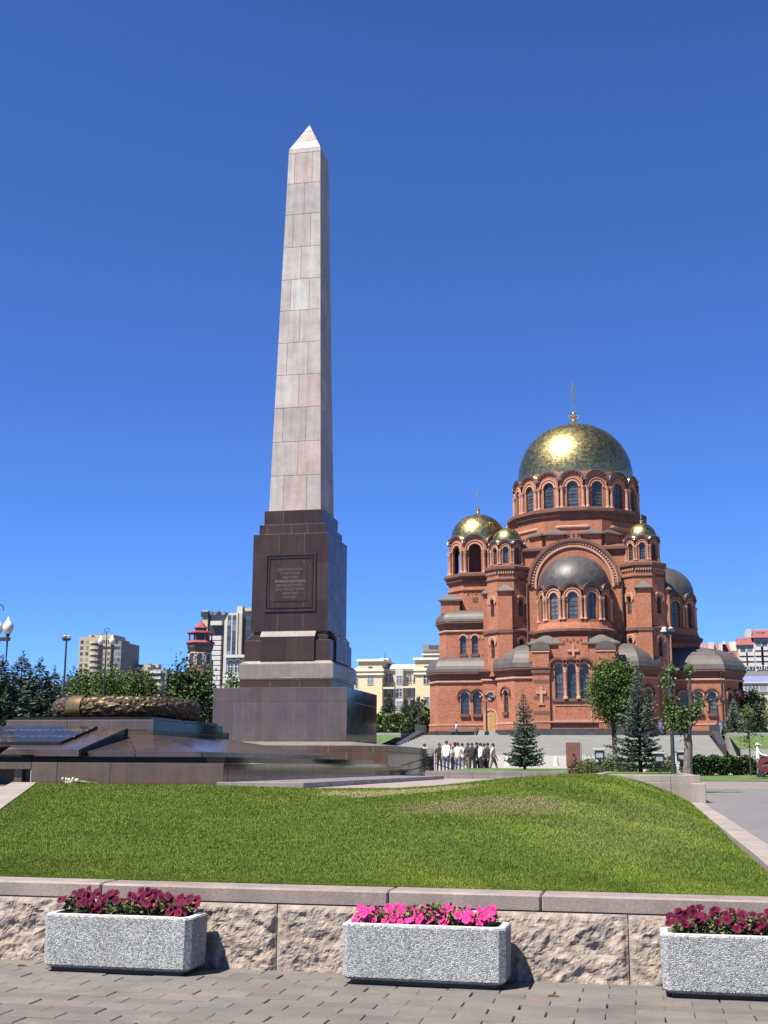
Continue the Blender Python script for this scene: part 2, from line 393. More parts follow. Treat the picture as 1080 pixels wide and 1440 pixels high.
k = (np.abs(lat) < .45) & (v < np.interp(u, [-16,-7.2,-6.2,-5.4,-1.2,.95], [26.4,26.4,27.6,28.2,28.42,28.42])-.02)
u, v = u[k][:NB], v[k][:NB]; n = len(u)
z = np.array([lawn_z(a, c) for a, c in zip(u, v)]) 
hgt = (.014+.016*rng.random(n))*(1+.35*np.clip((v-9)/10, 0, 1)); wd = (.0026+.0018*rng.random(n))*(1+np.clip((v-9)/8, 0, 2.2))
th = rng.random(n)*2*np.pi; ln = hgt*rng.random(n)*.75; la = rng.random(n)*2*np.pi
base = np.stack([u, v, z-.006], 1)
V = np.empty((n, 3, 3)); dx = np.stack([np.cos(th)*wd, np.sin(th)*wd, np.zeros(n)], 1)
V[:, 0] = base-dx; V[:, 1] = base+dx; V[:, 2] = base+np.stack([np.cos(la)*ln, np.sin(la)*ln, hgt], 1)
npmesh('grass', V.reshape(-1, 3), np.arange(3*n).reshape(-1, 3), m_blade, label='short green mown grass on the lawn mound', cat='grass', kind='stuff')
# pale edging stones: right side along the road, left side slanting down
ed = empty('lawn_edging', (0,0,0), label='pale rose edging stones between the lawn and the grey road', cat='kerb')
yy = 8.84
while yy < 28.3:
    L = random.uniform(1.2, 1.6); MB().rbox(.96, yy+.004, .3, 1.22, min(yy+L, 28.4)-.004, .612+random.uniform(-.003,.003), .01).build('edging_stone', m_light, ed); yy += L
ed = empty('slanting_edging', (0,0,0), label='pale edging stones slanting up towards the flower bouquet and memorial', cat='kerb')
yy = 9.0
while yy < 26.3:
    L = 1.5; y1 = min(yy+L, 26.42); za, zb = lawn_z(uleft(yy), yy)+.03, lawn_z(max(-16, uleft(y1)), y1)+.03
    mb = MB(); a0, a1 = uleft(yy+.005), uleft(y1-.005); wd_ = .62
    mb.loft([[(a0-wd_,yy+.005,za-.4),(a0,yy+.005,za-.4),(a1,y1-.005,zb-.4),(a1-wd_,y1-.005,zb-.4)],[(a0-wd_,yy+.005,za),(a0,yy+.005,za),(a1,y1-.005,zb),(a1-wd_,y1-.005,zb)]])
    mb.build('edging_stone', m_light, ed); yy += L
sheet('side_path', [(-30,8.85,.5),(-6.2,8.85,.5),(-14.3,26.4,.84),(-30,26.4,.84)], 0, m_plaza)
MB().box(-30,8.5,-.2,-8.3,8.8,.53).build('side_path_wall', m_light, kind='structure')
# retaining walls of the planted beds
def bed(x0, y0, x1, y1, zb, zt, label, mat, name='bed_wall', cap=None):
    t0 = empty(name, (0,0,0), label=label, cat='wall'); x = x0
    while x < x1-.05:
        e = min(x+1.9, x1) if x1-x > 2.5 else x1
        MB().rbox(x+.003, y0, zb, e-.003, y0+.3, zt-.16, .008).build('wall_stone', mat, t0)
        MB().rbox(x+.003, y0+.02, zt-.157, e-.003, y0+.32, zt, .008).build('cap_stone', mat, t0); x = e
    for X in (x0, x1-.28): MB().box(X+.01, y0+.33, zb, X+.27, y1, zt-.01).build('side_wall', mat, t0)
    return t0
b1 = bed(-1.35, 28.5, 1.2, 45, .3, 1.2, 'low rose granite wall holding the bed with the large spruce', m_light)
MB().rbox(1.0, 28.42, .3, 1.3, 28.9, 1.02, .01).build('end_stone', m_light, b1)
sheet('bed_soil', [(-1.3,28.8,1.14),(1.1,28.8,1.14),(1.1,45,1.19),(-1.3,45,1.19)], 0, m_grass_far)
b2 = bed(-8.5, 48, -1.5, 62, .3, 1.16, 'low granite wall holding the bed with the small spruce', m_ped_light)
sheet('bed_soil', [(-8.4,48.3,1.12),(-1.7,48.3,1.12),(-1.7,62,1.25),(-8.4,62,1.25)], 0, m_grass_far)
sheet('grass_strip', [(1.5,57.3,.76),(40,57.3,.76),(40,64,.98),(1.5,64,.98)], 0, m_grass_far)
# ------------------------------------------------------------------ stone-faced blocks
def stones(parent, lo, hi, z0, z1, rows, mat, jm, name='stone', g=.007, faces=(0,1,2,3), th=.1, cap=True, special=None):
    """lo/hi: (hx, hy) half sizes at z0 / z1. rows: [(f0, f1, [joint fractions -1..1])]. One object per stone, mitred at corners."""
    ins = .014
    MB().loft([[(sx*(lo[0]-ins), sy*(lo[1]-ins), z0+.002) for sx, sy in ((-1,-1),(1,-1),(1,1),(-1,1))],
               [(sx*(hi[0]-ins), sy*(hi[1]-ins), z1-.002) for sx, sy in ((-1,-1),(1,-1),(1,1),(-1,1))]]).build('core', jm, parent)
    H = z1-z0
    for k in faces:
        ca, sa = [(1,0),(0,1),(-1,0),(0,-1)][k]; i, j = (0, 1) if k % 2 == 0 else (1, 0)
        def pt(fr, f, e, gs):
            al = lo[i]+(hi[i]-lo[i])*f; ou = lo[j]+(hi[j]-lo[j])*f
            if abs(fr) > .999: s_ = fr*(al-e)
            else: s_ = fr*al+gs
            y = -(ou-e); return (s_*ca-y*sa, s_*sa+y*ca, z0+H*f)
        for ri, (f0, f1, js) in enumerate(rows):
            edges = [-1]+list(js)+[1]
            for q in range(len(edges)-1):
                a, b = edges[q], edges[q+1]; fa, fb = f0+g/H, f1-g/H; c = .006
                mb = MB()
                P4 = lambda e, d: [pt(a, fa+d/H, e, g+d), pt(b, fa+d/H, e, -g-d), pt(b, fb-d/H, e, -g-d), pt(a, fb-d/H, e, g+d)]
                mb.loft([P4(th, 0), P4(c, 0), P4(0, c)], cap0=False)
                m_ = special(k, ri, q) if special else None
                mb.build(name, m_ or mat, parent)
def text(parent, s, loc, rot, size, mat, ext=.01, align='CENTER', name='lettering', bold=0):
    cu = bpy.data.curves.new('t', 'FONT'); cu.body = s; cu.size = size; cu.align_x = align; cu.extrude = ext; cu.offset = bold
    cu.resolution_u = 2
    o = bpy.data.objects.new('t', cu); C.objects.link(o)
    dg = bpy.context.evaluated_depsgraph_get(); me = bpy.data.meshes.new_from_object(o.evaluated_get(dg))
    bpy.data.objects.remove(o); me.materials.clear(); me.materials.append(mat)
    q = link(name, me, parent, loc); q.rotation_euler = rot; return q

ob = empty('obelisk', (-15.33, 53.6, 0), label='tall tapering pink granite obelisk on a dark inscribed pedestal', cat='obelisk')
J1 = [-.693, -.238, .217, .672]
side = lambda k, r, q: m_pol if k in (1, 3) else None      # side faces in darker granite: their shade is put into the stone colour
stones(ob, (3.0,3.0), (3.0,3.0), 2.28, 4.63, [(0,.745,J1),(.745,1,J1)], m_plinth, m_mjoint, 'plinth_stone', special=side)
MB().box(-2.94,-2.94,4.6,2.94,2.94,4.622).build('plinth_top', m_plinth, ob)
stones(ob, (2.1,2.1), (2.1,2.1), 4.62, 5.03, [(0,1,[-.35,.3])], m_ped, m_mjoint, 'neck_stone')
# pale moulded course with a weathered top
w0 = 2.165
mbc = [-.35, .30]
stones(ob, (w0-.05,w0-.05), (w0,w0), 5.02, 5.12, [(0,1,mbc)], m_ped_light, m_mjoint, 'course_stone')
stones(ob, (w0,w0), (w0,w0), 5.12, 5.72, [(0,1,mbc)], m_ped_light, m_mjoint, 'course_stone')
stones(ob, (w0,w0), (2.0,2.0), 5.72, 5.86, [(0,1,mbc)], m_ped_light, m_mjoint, 'course_stone')
stones(ob, (1.98,1.98), (1.98,1.98), 5.855, 6.78, [(0,1,[-.62,-.05,.63])], m_ped, m_mjoint, 'base_stone')
stones(ob, (1.8,1.8), (1.8,1.8), 6.775, 7.02, [(0,1,[-.62,.63])], m_ped, m_mjoint, 'base_stone')
stones(ob, (1.66,1.66), (1.66,1.66), 7.02, 7.23, [(0,1,[0])], m_ped, m_joint, 'base_stone')
# projecting slabs with sloped tops on every side of the base
for k in range(4):
    a = k*math.pi/2
    for x0, x1 in ((-1.22,-.06),(-.05,1.26)):
        mb = MB(); pr = [(-2.06,5.87),(-2.06,6.92),(-1.84,7.17),(-1.7,7.17),(-1.7,5.87)]
        mb.loft([[(x0,y,z) for y,z in pr],[(x1,y,z) for y,z in pr]])
        o = mb.build('base_slab', m_ped, ob); o.rotation_euler = (0,0,a)
    mb = MB(); pr = [(-2.075,6.93),(-1.85,7.19),(-1.83,7.17),(-2.055,6.91)]
    mb.loft([[(-1.24,y,z) for y,z in pr],[(1.28,y,z) for y,z in pr]]); o = mb.build('slab_cap', m_ped_light, ob); o.rotation_euler = (0,0,a)
# die of the pedestal with its framed inscription
stones(ob, (1.77,1.77), (1.765,1.765), 7.21, 11.63, [(0,.315,[-.31,.36]),(.315,.69,[-.62,.71]),(.69,1,[-.31,.36])], m_ped, m_mjoint, 'die_stone')
def frame(x0, x1, z0, z1, t_, out, mat, nm):
    mb = MB(); y = -1.767
    for a in ((x0,z0,x1,z0+t_),(x0,z1-t_,x1,z1),(x0,z0+t_,x0+t_,z1-t_),(x1-t_,z0+t_,x1,z1-t_)): mb.box(a[0],y-out,a[1],a[2],y+.02,a[3])
    return mb.build(nm, mat, ob)
frame(-1.18,1.22,8.08,10.72,.10,.05,m_ped,'outer_frame'); frame(-1.02,1.07,8.24,10.57,.07,.03,m_ped,'inner_frame')
mb = MB().box(-.76,-1.79,8.55,.8,-1.74,10.24); mb.build('inscription_panel', m_ped, ob)
m_letter = simple('worn_letter_stone', (.15,.12,.11), .6)
for i, (s_, wd_) in enumerate([('ЗДЕСЬ ПОХОРОНЕНЫ',1.22),('ГЕРОИЧЕСКИЕ',.92),('ЗАЩИТНИКИ',.75),('КРАСНОГО ЦАРИЦЫНА',1.42),('ЗВЕРСКИ ЗАМУЧЕННЫЕ',1.3),('БЕЛОГВАРДЕЙСКИМИ',1.32),('ПАЛАЧАМИ',.7),('В 1919 ГОДУ',.62)]):
    o = text(ob, s_, (.02, -1.792, 9.92-i*.18), (R(90),0,0), .16, m_letter, .012, bold=.004 if i == 3 else 0)
    if o.dimensions.x > 0: o.scale = (wd_/max(.01, o.dimensions.x), 1, 1)
stones(ob, (1.56,1.56), (1.56,1.56), 11.625, 12.11, [(0,1,[-.78,-.02,.45])], m_ped, m_mjoint, 'step_stone')
stones(ob, (1.39,1.39), (1.39,1.39), 12.105, 12.80, [(0,1,[-.35])], m_ped, m_mjoint, 'step_stone')
# shaft: eleven courses, alternating three and two stones to a face
zc = [12.79,14.48,16.12,17.78,19.41,21.02,22.66,24.26,25.94,27.67,29.32,30.97,31.2]; H0, H1 = 1.23, .80
hw = lambda z: H0+(H1-H0)*(z-12.79)/(31.2-12.79)
three = [[-.46,.45],[-.60,.38],[-.55,.42],[-.50,.44],[-.50,.46],[-.58,.5]]
for i in range(12):
    js = ([three[(i//2) % 6]] if i % 2 == 0 else [[random.uniform(-.02,.08)]])[0] if i < 11 else []
    def spc(k, r, q, i=i):
        if k == 0 and i == 6 and q == 1: return m_shaft_grey
        if k == 0 and i == 0 and q == 1: return m_shaft_pink
        if random.random() < .12: return m_shaft_pink
    stones(ob, (hw(zc[i]),)*2, (hw(zc[i+1]),)*2, zc[i], zc[i+1], [(0,1,js)], m_shaft, m_joint, 'shaft_stone', g=.008, special=spc)
py = [31.2,31.75,32.45,32.88]; ph = [.80,.54,.21,.01]
for i in range(3):
    stones(ob, (ph[i],)*2, (ph[i+1],)*2, py[i], py[i+1], [(0,1,[])], m_shaft_pink if i == 1 else m_shaft_grey, m_joint, 'tip_stone', g=.006, th=.005 if i == 2 else .08)
MB().tube((0,0,32.8),(0,0,33.15),.012).build('lightning_rod', m_darkstone, ob)

# ------------------------------------------------------------------ memorial steps below and in front of the obelisk
def rect_stones(parent, x0, y0, x1, y1, z0, z1, rows, mat, nm, **k):
    e = empty('block', ((x0+x1)/2, (y0+y1)/2, 0)); hx, hy = (x1-x0)/2, (y1-y0)/2
    return hx, hy
base = empty('granite_podium', (-15.3, 54.57, 0), label='broad brown granite base with sides coloured dark for shade under the obelisk', cat='base')
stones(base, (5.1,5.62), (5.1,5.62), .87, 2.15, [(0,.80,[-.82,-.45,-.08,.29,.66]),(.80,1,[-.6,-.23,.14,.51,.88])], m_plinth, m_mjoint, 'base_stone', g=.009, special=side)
mb = MB(); mb.loft([[(sx*5.09, sy*5.61, 2.152) for sx, sy in ((-1,-1),(1,-1),(1,1),(-1,1))],[(sx*3.2, -.97+sy*3.2, 2.33) for sx, sy in ((-1,-1),(1,-1),(1,1),(-1,1))]])
mb.build('weathered_top', m_ped_light, base)

me_ = empty('memorial_terrace', (-14.8, 34.5, 0), label='stepped polished granite terrace carrying the bronze wreath', cat='memorial')
def at(x, y): return x+14.8, y-34.5
# lower step
hx = (19.95-9.5)/2; 
sub = [(0,1,[-.9,-.66,-.32,.05,.36,.7])]
S1 = dict(x0=-20.0, x1=-9.5, y0=27.1, y1=46.)
mb = MB(); x0, y0 = at(S1['x0'], S1['y0']); x1, y1 = at(S1['x1'], S1['y1'])
mb.box(x0, y0+.9, .6, x1-.015, y1, 1.39); mb.box(x0+5.65, y0+.015, .6, x1-.015, y0+.89, 1.39); mb.build('step_core', m_mjoint, me_)
# front stones from the niche to the right corner, lintel over the niche, stones down the right side
ux = [-14.35,-12.95,-11.45,-9.55]
jx = [-14.33, -13.66, -12.3, -9.5]
for a, b in zip(jx[:-1], jx[1:]):
    xa, ya = at(a+.006, 27.1); xb, _ = at(b-.006, 0); MB().rbox(xa, ya, .6, xb, ya+.3, 1.41, .006).build('step_stone', m_plinth, me_)
xa, ya = at(-20, 27.1); xb, _ = at(-14.34, 0); MB().box(xa, ya, 1.25, xb, ya+.9, 1.41).build('niche_lintel', m_plinth, me_)
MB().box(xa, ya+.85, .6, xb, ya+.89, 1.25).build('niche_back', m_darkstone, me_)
xa, ya = at(-14.82, 27.2); MB().box(xa, ya, .6, xa+.2, ya+.2, 1.25).build('niche_post', m_plinth, me_)
yy = 27.1
while yy < 45.9:
    L = 1.55; _, ya = at(0, yy+.308 if yy == 27.1 else yy+.006); _, yb = at(0, min(yy+L, 46)-.006); x1, _ = at(-9.5, 0)
    MB().rbox(x1-.25, ya, .6, x1, yb, 1.41, .005).build('step_stone', m_plinth, me_); yy += L
xa, ya = at(-20, 27.42); xb, yb = at(-9.77, 46); MB().box(xa, ya, 1.385, xb, yb, 1.405).build('step_top', m_plinth, me_)
# thin step to the right and recess course
xa, ya = at(-9.49, 26.6); xb, yb = at(-7.45, 46.3)
y_ = ya
while y_ < yb-.1:
    e = min(y_+2.45, yb); MB().rbox(xa, y_+.004, .7, xb, e-.004, .99, .006).build('thin_step', m_ped_light, me_); y_ = e
xa, ya = at(-19.6, 27.62); xb, yb = at(-9.66, 44)
for a in range(4): 
    X0 = xa+(xb-xa)*a/4; MB().box(X0+.005, ya, 1.407, xa+(xb-xa)*(a+1)/4-.005, yb, 1.55).build('recess_course', m_pol, me_)
# hipped polished slabs
E0 = (-19.42, 27.45, -10.18, 39.95, 1.67); E1 = (-16.96, 30.5, -12.62, 36.0, 2.14)
x0, y0 = at(E0[0], E0[1]); x1, y1 = at(E0[2], E0[3]); u0, v0 = at(E1[0], E1[1]); u1, v1 = at(E1[2], E1[3])
MB().box(x0+.02, y0+.02, 1.552, x1-.02, y1-.02, 1.66).build('eave_core', m_mjoint, me_)
for face in range(4):
    A, B = [((x0,y0),(x1,y0)),((x1,y0),(x1,y1)),((x1,y1),(x0,y1)),((x0,y1),(x0,y0))][face]
    a, b_ = [((u0,v0),(u1,v0)),((u1,v0),(u1,v1)),((u1,v1),(u0,v1)),((u0,v1),(u0,v0))][face]
    A, B, a, b_ = [Vector((p[0], p[1])) for p in (A, B, a, b_)]
    cuts = [0,.18,.39,.61,.82,1]
    for i in range(5):
        f0, f1 = cuts[i]+.0012, cuts[i+1]-.0012
        q = [A.lerp(B, f0), A.lerp(B, f1), a.lerp(b_, f1), a.lerp(b_, f0)]; zz = [1.67,1.67,2.14,2.14]
        mb = MB(); mb.loft([[(p.x,p.y,z-.12) for p, z in zip(q, zz)],[(p.x,p.y,z) for p, z in zip(q, zz)]])
        o = mb.build('hip_slab', m_tilt, me_)
# upper block and its sides, with shade put into their darker stone colour
tb = empty('wreath_block', (-14.82, 33.25, 0), label='brown granite block with sides coloured dark for shade beneath the bronze wreath', cat='block')
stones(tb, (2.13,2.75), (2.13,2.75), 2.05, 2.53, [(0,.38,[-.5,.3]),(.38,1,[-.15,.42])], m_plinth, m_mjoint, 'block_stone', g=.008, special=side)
MB().rbox(-2.02,-2.6,2.532,2.02,2.6,2.61,.01).build('top_slab', m_pol, tb)
stones(tb, (1.9,.6), (1.9,.6), 2.0, 2.36, [(0,1,[])], m_pol, m_joint, 'rear_stone')
for o in list(tb.children):
    if o.name.startswith('rear_stone') or (o.name.startswith('core') and o.dimensions.y < 2): o.location.y += 3.4
# ---- bronze wreath: torus wrapped in overlapping leaves
t = NT('bronze'); t.col(t.ramp(t.noise(6, 5, .6), [(.3, (.05,.036,.023)), (.7, (.165,.115,.066))])); t.bump(t.noise(30, 5), .4, .01)
m_bronze = t.set(Metallic=.7, Roughness=.55)
t = NT('bright_bronze'); t.col((.36,.25,.11)); t.bump(t.noise(12, 3), .15, .01); m_bronze_hi = t.set(Metallic=.9, Roughness=.38)
wr = empty('bronze_wreath', (-14.62, 33.15, 2.9), label='large bronze laurel wreath lying flat on its granite block', cat='wreath')
RM, RT = 1.82, .275; mb = MB(); rings = []
def tor(a, b_, r): return (math.cos(a)*(RM+r*math.cos(b_)), math.sin(a)*(RM+r*math.cos(b_)), r*math.sin(b_))
n1, n2 = 72, 14; V = [tor(2*math.pi*i/n1, 2*math.pi*j/n2, RT) for i in range(n1) for j in range(n2)]
F = [(i*n2+j, ((i+1)%n1)*n2+j, ((i+1)%n1)*n2+(j+1)%n2, i*n2+(j+1)%n2) for i in range(n1) for j in range(n2)]
MB().add(V, F).build('core', m_bronze, wr, smooth=True)
mb = MB(); na = 92
for i in range(na):
    for j in range(12):
        a = 2*math.pi*(i+.5*(j % 2))/na; b_ = 2*math.pi*j/12+random.uniform(-.25,.25); a += random.uniform(-.02,.02); ln_, wd_ = .10/RM*random.uniform(.8,1.5), random.uniform(.2,.36)
        s_ = 1 if math.cos(a+.6) > 0 else -1
        P_ = [tor(a-s_*ln_*.9, b_, RT+.004), tor(a, b_-wd_, RT+.015), tor(a+s_*ln_*1.05, b_+random.uniform(-.3,.3), RT+random.uniform(.015,.04)), tor(a, b_+wd_, RT+.015), tor(a, b_, RT+.045)]
        mb.add(P_, [(0,1,4),(1,2,4),(2,3,4),(3,0,4)])
mb.build('leaves', m_bronze, wr, kind='stuff')
# smooth ribbon band
a0 = -1.93; V = [tor(a0-.13+.26*i/6, 2*math.pi*j/n2, RT+.062) for i in range(7) for j in range(n2)]
F = [(i*n2+j, (i+1)*n2+j, (i+1)*n2+(j+1)%n2, i*n2+(j+1)%n2) for i in range(6) for j in range(n2)]
MB().add(V, F).build('ribbon', m_bronze_hi, wr, smooth=True)
# ---- inclined slabs with the inscription plaque
sl_ = empty('memorial_slab', (0,0,0), label='inclined brown granite slab with black polished sides beside the flame bowl', cat='slab')
pr = [(27.1,1.55),(27.1,1.71),(29.85,2.30),(29.85,1.6)]
MB().loft([[(-17.2,y,z) for y,z in pr],[(-13.13,y,z) for y,z in pr]]).build('slab', m_tilt, sl_)
pr = [(27.12,1.56),(27.12,1.69),(29.83,2.275),(29.83,1.6)]
MB().loft([[(-13.128,y,z) for y,z in pr],[(-13.10,y,z) for y,z in pr]]).build('side_panel', m_pol, sl_)
pq = empty('inscribed_plaque', (0,0,0), label='inclined dark plaque with two lines of raised letters on the slab', cat='plaque')
pr = [(27.62,1.828),(27.62,1.895),(29.66,2.335),(29.66,2.268)]
MB().loft([[(-16.8,y,z) for y,z in pr],[(-13.88,y,z) for y,z in pr]]).build('plate', m_pol, pq)
ang = math.atan2(2.335-1.895, 2.04)
m_gold_l = simple('pale_gold_letters', (.12,.115,.105), .5)
def on(v): return 1.897+(v-27.62)*(.44/2.04)
text(pq, 'ВЕЧНАЯ СЛАВА', (-15.0, 29.0, on(29.0)), (ang,0,0), .30, m_gold_l, .004)
text(pq, 'ГЕРОЯМ', (-15.85, 28.2, on(28.2)), (ang,0,0), .24, m_gold_l, .004); text(pq, 'СТАЛИНГРАДА', (-14.72, 28.2, on(28.2)), (ang,0,0), .24, m_gold_l, .004)
# flame bowl at the edge of the frame
p = px(-6, 1060, 28.8); fb = empty('flame_bowl', (p.x, p.y, 1.55), label='bronze bowl of the eternal flame in front of the inclined slab', cat='bowl')
MB().lathe([(.14,0),(.12,.06),(.16,.1),(.30,.2),(.31,.24),(.24,.25),(.2,.2)], 20).build('bowl', m_bronze_hi, fb, smooth=True)
MB().rbox(-.5,-.25,-.02,.8,.35,.035,.01).build('base_slab', m_pol, fb)
# bouquet and single rose
p = px(36, 1099, 27.0); bq = empty('flower_bouquet', (p.x+.2, 26.75, .9), label='wrapped bouquet of pale yellow flowers lying at the foot of the terrace', cat='bouquet')
m_wrap = simple('pale_wrap', (.6,.55,.4), .5, .3, 30); m_leafy = simple('bouquet_green', (.08,.12,.04), .7, .4, 20)
mb = MB()
for i in range(26):
    c = Vector((random.uniform(-.28,.12), random.uniform(-.1,.1), .05+random.uniform(0,.09))); mb.lathe([(.0,c.z-.035),(.035,c.z-.01),(.03,c.z+.025),(.0,c.z+.035)], 6, c.x, c.y)
mb.build('blossoms', m_wrap, bq)
mb = MB()
for i in range(22): mb.tube((random.uniform(0,.15), random.uniform(-.06,.06), random.uniform(.02,.1)), (random.uniform(.35,.6), random.uniform(-.05,.05), random.uniform(.015,.06)), .012, .006, 5)
mb.build('stems', m_leafy, bq)
# ------------------------------------------------------------------ the red brick church
t = NT('red_brick')
geo = t.n('ShaderNodeNewGeometry'); wp = geo.outputs['Position']
bk = t.ramp(t.noise(.5, 6, .65, wp), [(.3, (.33,.13,.078)), (.7, (.405,.168,.104))])
mp = t.n('ShaderNodeMapping'); mp.inputs['Scale'].default_value = (.6,.6,9); t.l(wp, mp.inputs[0])
bk = t.mix(1, bk, t.ramp(t.noise(1.4, 3, .6, mp.outputs[0]), [(.35, .84), (.65, 1.1)]), 'MULTIPLY')
bk = t.mix(1, bk, t.ramp(t.voro(5, wp, out='Color'), [(.1, .82), (.9, 1.12)]), 'MULTIPLY')
t.col(bk); t.bump(t.noise(9, 4, .6, mp.outputs[0]), .2, .03)
m_brick = t.set(Roughness=.85, Specular_IOR_Level=.2)
m_trim = simple('pale_brick_trim', (.46,.245,.17), .85, .15, 1.2)
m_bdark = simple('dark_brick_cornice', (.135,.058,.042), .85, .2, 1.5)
m_lead = simple('dark_sheet_roof', (.10,.085,.08), .58, .22, .8, metal=.2)
t = NT('dark_copper_scales'); br = t.n('ShaderNodeTexVoronoi'); br.inputs['Scale'].default_value = 1.6; t.l(t.tc.outputs['Object'], br.inputs[0])
t.col(t.mix(1, (.075,.068,.068), t.ramp(br.outputs['Color'], [(0, .7), (1, 1.25)]), 'MULTIPLY')); t.bump(br.outputs['Distance'], .12, .15)
m_cop = t.set(Metallic=.15, Roughness=.5)
t = NT('gilded_scales'); vo = t.n('ShaderNodeTexVoronoi'); vo.inputs['Scale'].default_value = 3.4; vo.inputs['Randomness'].default_value = .55; t.l(t.tc.outputs['Object'], vo.inputs[0])
t.col(t.mix(1, (.37,.31,.14), t.ramp(vo.outputs['Color'], [(0, .78), (1, 1.15)]), 'MULTIPLY'))
t.bump(vo.outputs['Color'], .085, .2, t.bump(vo.outputs['Distance'], .10, .12))
m_gold = t.set(Metallic=1, Roughness=t.ramp(vo.outputs['Color'], [(0, .30), (1, .46)]))
t = NT('bright_gilt'); t.col((1.0,.88,.62)); m_gilt = t.set(Metallic=1, Roughness=.2)
t = NT('church_glass'); t.col(t.mix(1, t.ramp(t.noise(.9, 3), [(.35, (.04,.052,.062)), (.7, (.14,.165,.185))]), t.ramp(t.orand(), [(0, .45), (1, 1.25)]), 'MULTIPLY')); m_glass = t.set(Roughness=t.ramp(t.orand(), [(0, .08), (1, .35)]), Specular_IOR_Level=.6)
m_leadbar = simple('window_lead', (.05,.05,.055), .5)
t = NT('oak_door'); t.col(t.ramp(t.noise(3, 4), [(.3, (.36,.20,.05)), (.7, (.55,.33,.1))])); m_oak = t.set(Roughness=.45)

ch = empty('red_brick_church', (CX, 167.0, 0), label='red brick domed church with gilded domes and arched windows', cat='church')
ZB = 5.75      # foot of the brickwork
def V2(p): return np.array(p, float)
def panel(mb, A, B, z0, top, ops=(), depth=.35, mi=0, ntop=1):
    A, B = V2(A), V2(B); L = np.linalg.norm(B-A); t_ = (B-A)/L; n = np.array([t_[1], -t_[0]])
    tf = top if callable(top) else (lambda s: top)
    S = set(np.round(np.linspace(0, L, ntop+1), 5))
    for sc_, hw_, zb, zs in ops: S |= set(np.round(sc_+hw_*np.cos(np.linspace(0, np.pi, 11)), 5))
    S = sorted(s for s in S if -1e-6 <= s <= L+1e-6)
    P = lambda s, z, d=0: (*(A+t_*s-n*d), z)
    arch = lambda o, s: o[3]+math.sqrt(max(0, o[1]**2-(s-o[0])**2))
    for a, b in zip(S[:-1], S[1:]):
        if b-a < 1e-5: continue
        m = (a+b)/2; o = next((o for o in ops if abs(m-o[0]) < o[1]), None)
        if o:
            if o[2] > z0+1e-4: mb.add([P(a,z0),P(b,z0),P(b,o[2]),P(a,o[2])], [(0,1,2,3)], mi)
            za, zb = arch(o, a), arch(o, b)
            mb.add([P(a,za),P(b,zb),P(b,tf(b)),P(a,tf(a))], [(0,1,2,3)], mi)
            mb.add([P(a,za),P(a,za,depth),P(b,zb,depth),P(b,zb)], [(0,1,2,3)], mi)
        else: mb.add([P(a,z0),P(b,z0),P(b,tf(b)),P(a,tf(a))], [(0,1,2,3)], mi)
        mb.add([P(a,tf(a)),P(b,tf(b)),P(b,tf(b),depth),P(a,tf(a),depth)], [(0,1,2,3)], mi)
    for o in ops:
        l, r = o[0]-o[1], o[0]+o[1]
        mb.add([P(l,o[2]),P(l,o[2],depth),P(l,o[3],depth),P(l,o[3])], [(0,1,2,3)], mi)
        mb.add([P(r,o[2]),P(r,o[3]),P(r,o[3],depth),P(r,o[2],depth)], [(0,1,2,3)], mi)
        mb.add([P(l,o[2]),P(r,o[2]),P(r,o[2],depth),P(l,o[2],depth)], [(0,1,2,3)], mi)
def wmesh(hw_, h, bars):
    """window leaf: arched pane, origin at sill middle, facing -y"""
    k = ('win', round(hw_,3), round(h,3), bars)
    if k not in wmesh.c:
        g = MB(); pts = [(-hw_,0,0),(hw_,0,0)]+[(hw_*math.cos(a),0,h+hw_*math.sin(a)) for a in np.linspace(0, math.pi, 9)]
        g.add(pts, [tuple(range(len(pts)))]); f = MB(); tt = hw_*.075
        f.box(-hw_,-.06,0,-hw_+tt,.0,h); f.box(hw_-tt,-.06,0,hw_,0,h); f.box(-hw_,-.07,0,hw_,-.001,tt)
        nb = bars
        for i in range(1, nb+1): f.box(-hw_+tt,-.05,h*i/nb-tt*.4,hw_-tt,-.002,h*i/nb+tt*.4)
        f.box(-tt*.4,-.055,tt,tt*.4,-.003,h+hw_*.95)
        wmesh.c[k] = (g.mesh('window', m_glass), f.mesh('frame', m_leadbar))
    return wmesh.c[k]
wmesh.c = {}
def window(A, B, s, hw_, zb, zs, inset=.3, bars=4, parent=None):
    A, B = V2(A), V2(B); L = np.linalg.norm(B-A); t_ = (B-A)/L; n = np.array([t_[1], -t_[0]]); p = A+t_*s-n*inset
    g, f = wmesh(hw_, zs-zb, bars); o = link('window', g, parent or ch, (p[0], p[1], zb), math.atan2(t_[1], t_[0])); link('frame', f, o); return o
def arc(mb, A, B, s, zs, r0, r1, out, a0=0, a1=math.pi, n=12, mi=0, legs=0, e=1., d0=0):
    """raised arch band; legs lets it run down as jambs, e squashes it"""
    A, B = V2(A), V2(B); L = np.linalg.norm(B-A); t_ = (B-A)/L; nn = np.array([t_[1], -t_[0]])
    P = lambda x, z, d: (*(A+t_*(s+x)+nn*d), zs+z)
    an = [(r0*math.cos(a), r0*e*math.sin(a), r1*math.cos(a), r1*e*math.sin(a)) for a in np.linspace(a0, a1, n+1)]
    if legs: an = [(r0, -legs, r1, -legs)]+an+[(-r0, -legs, -r1, -legs)]
    rings = [[P(a,b,d0),P(c,d,d0),P(c,d,out),P(a,b,out)] for a,b,c,d in an]
    mb.loft(rings, mi)
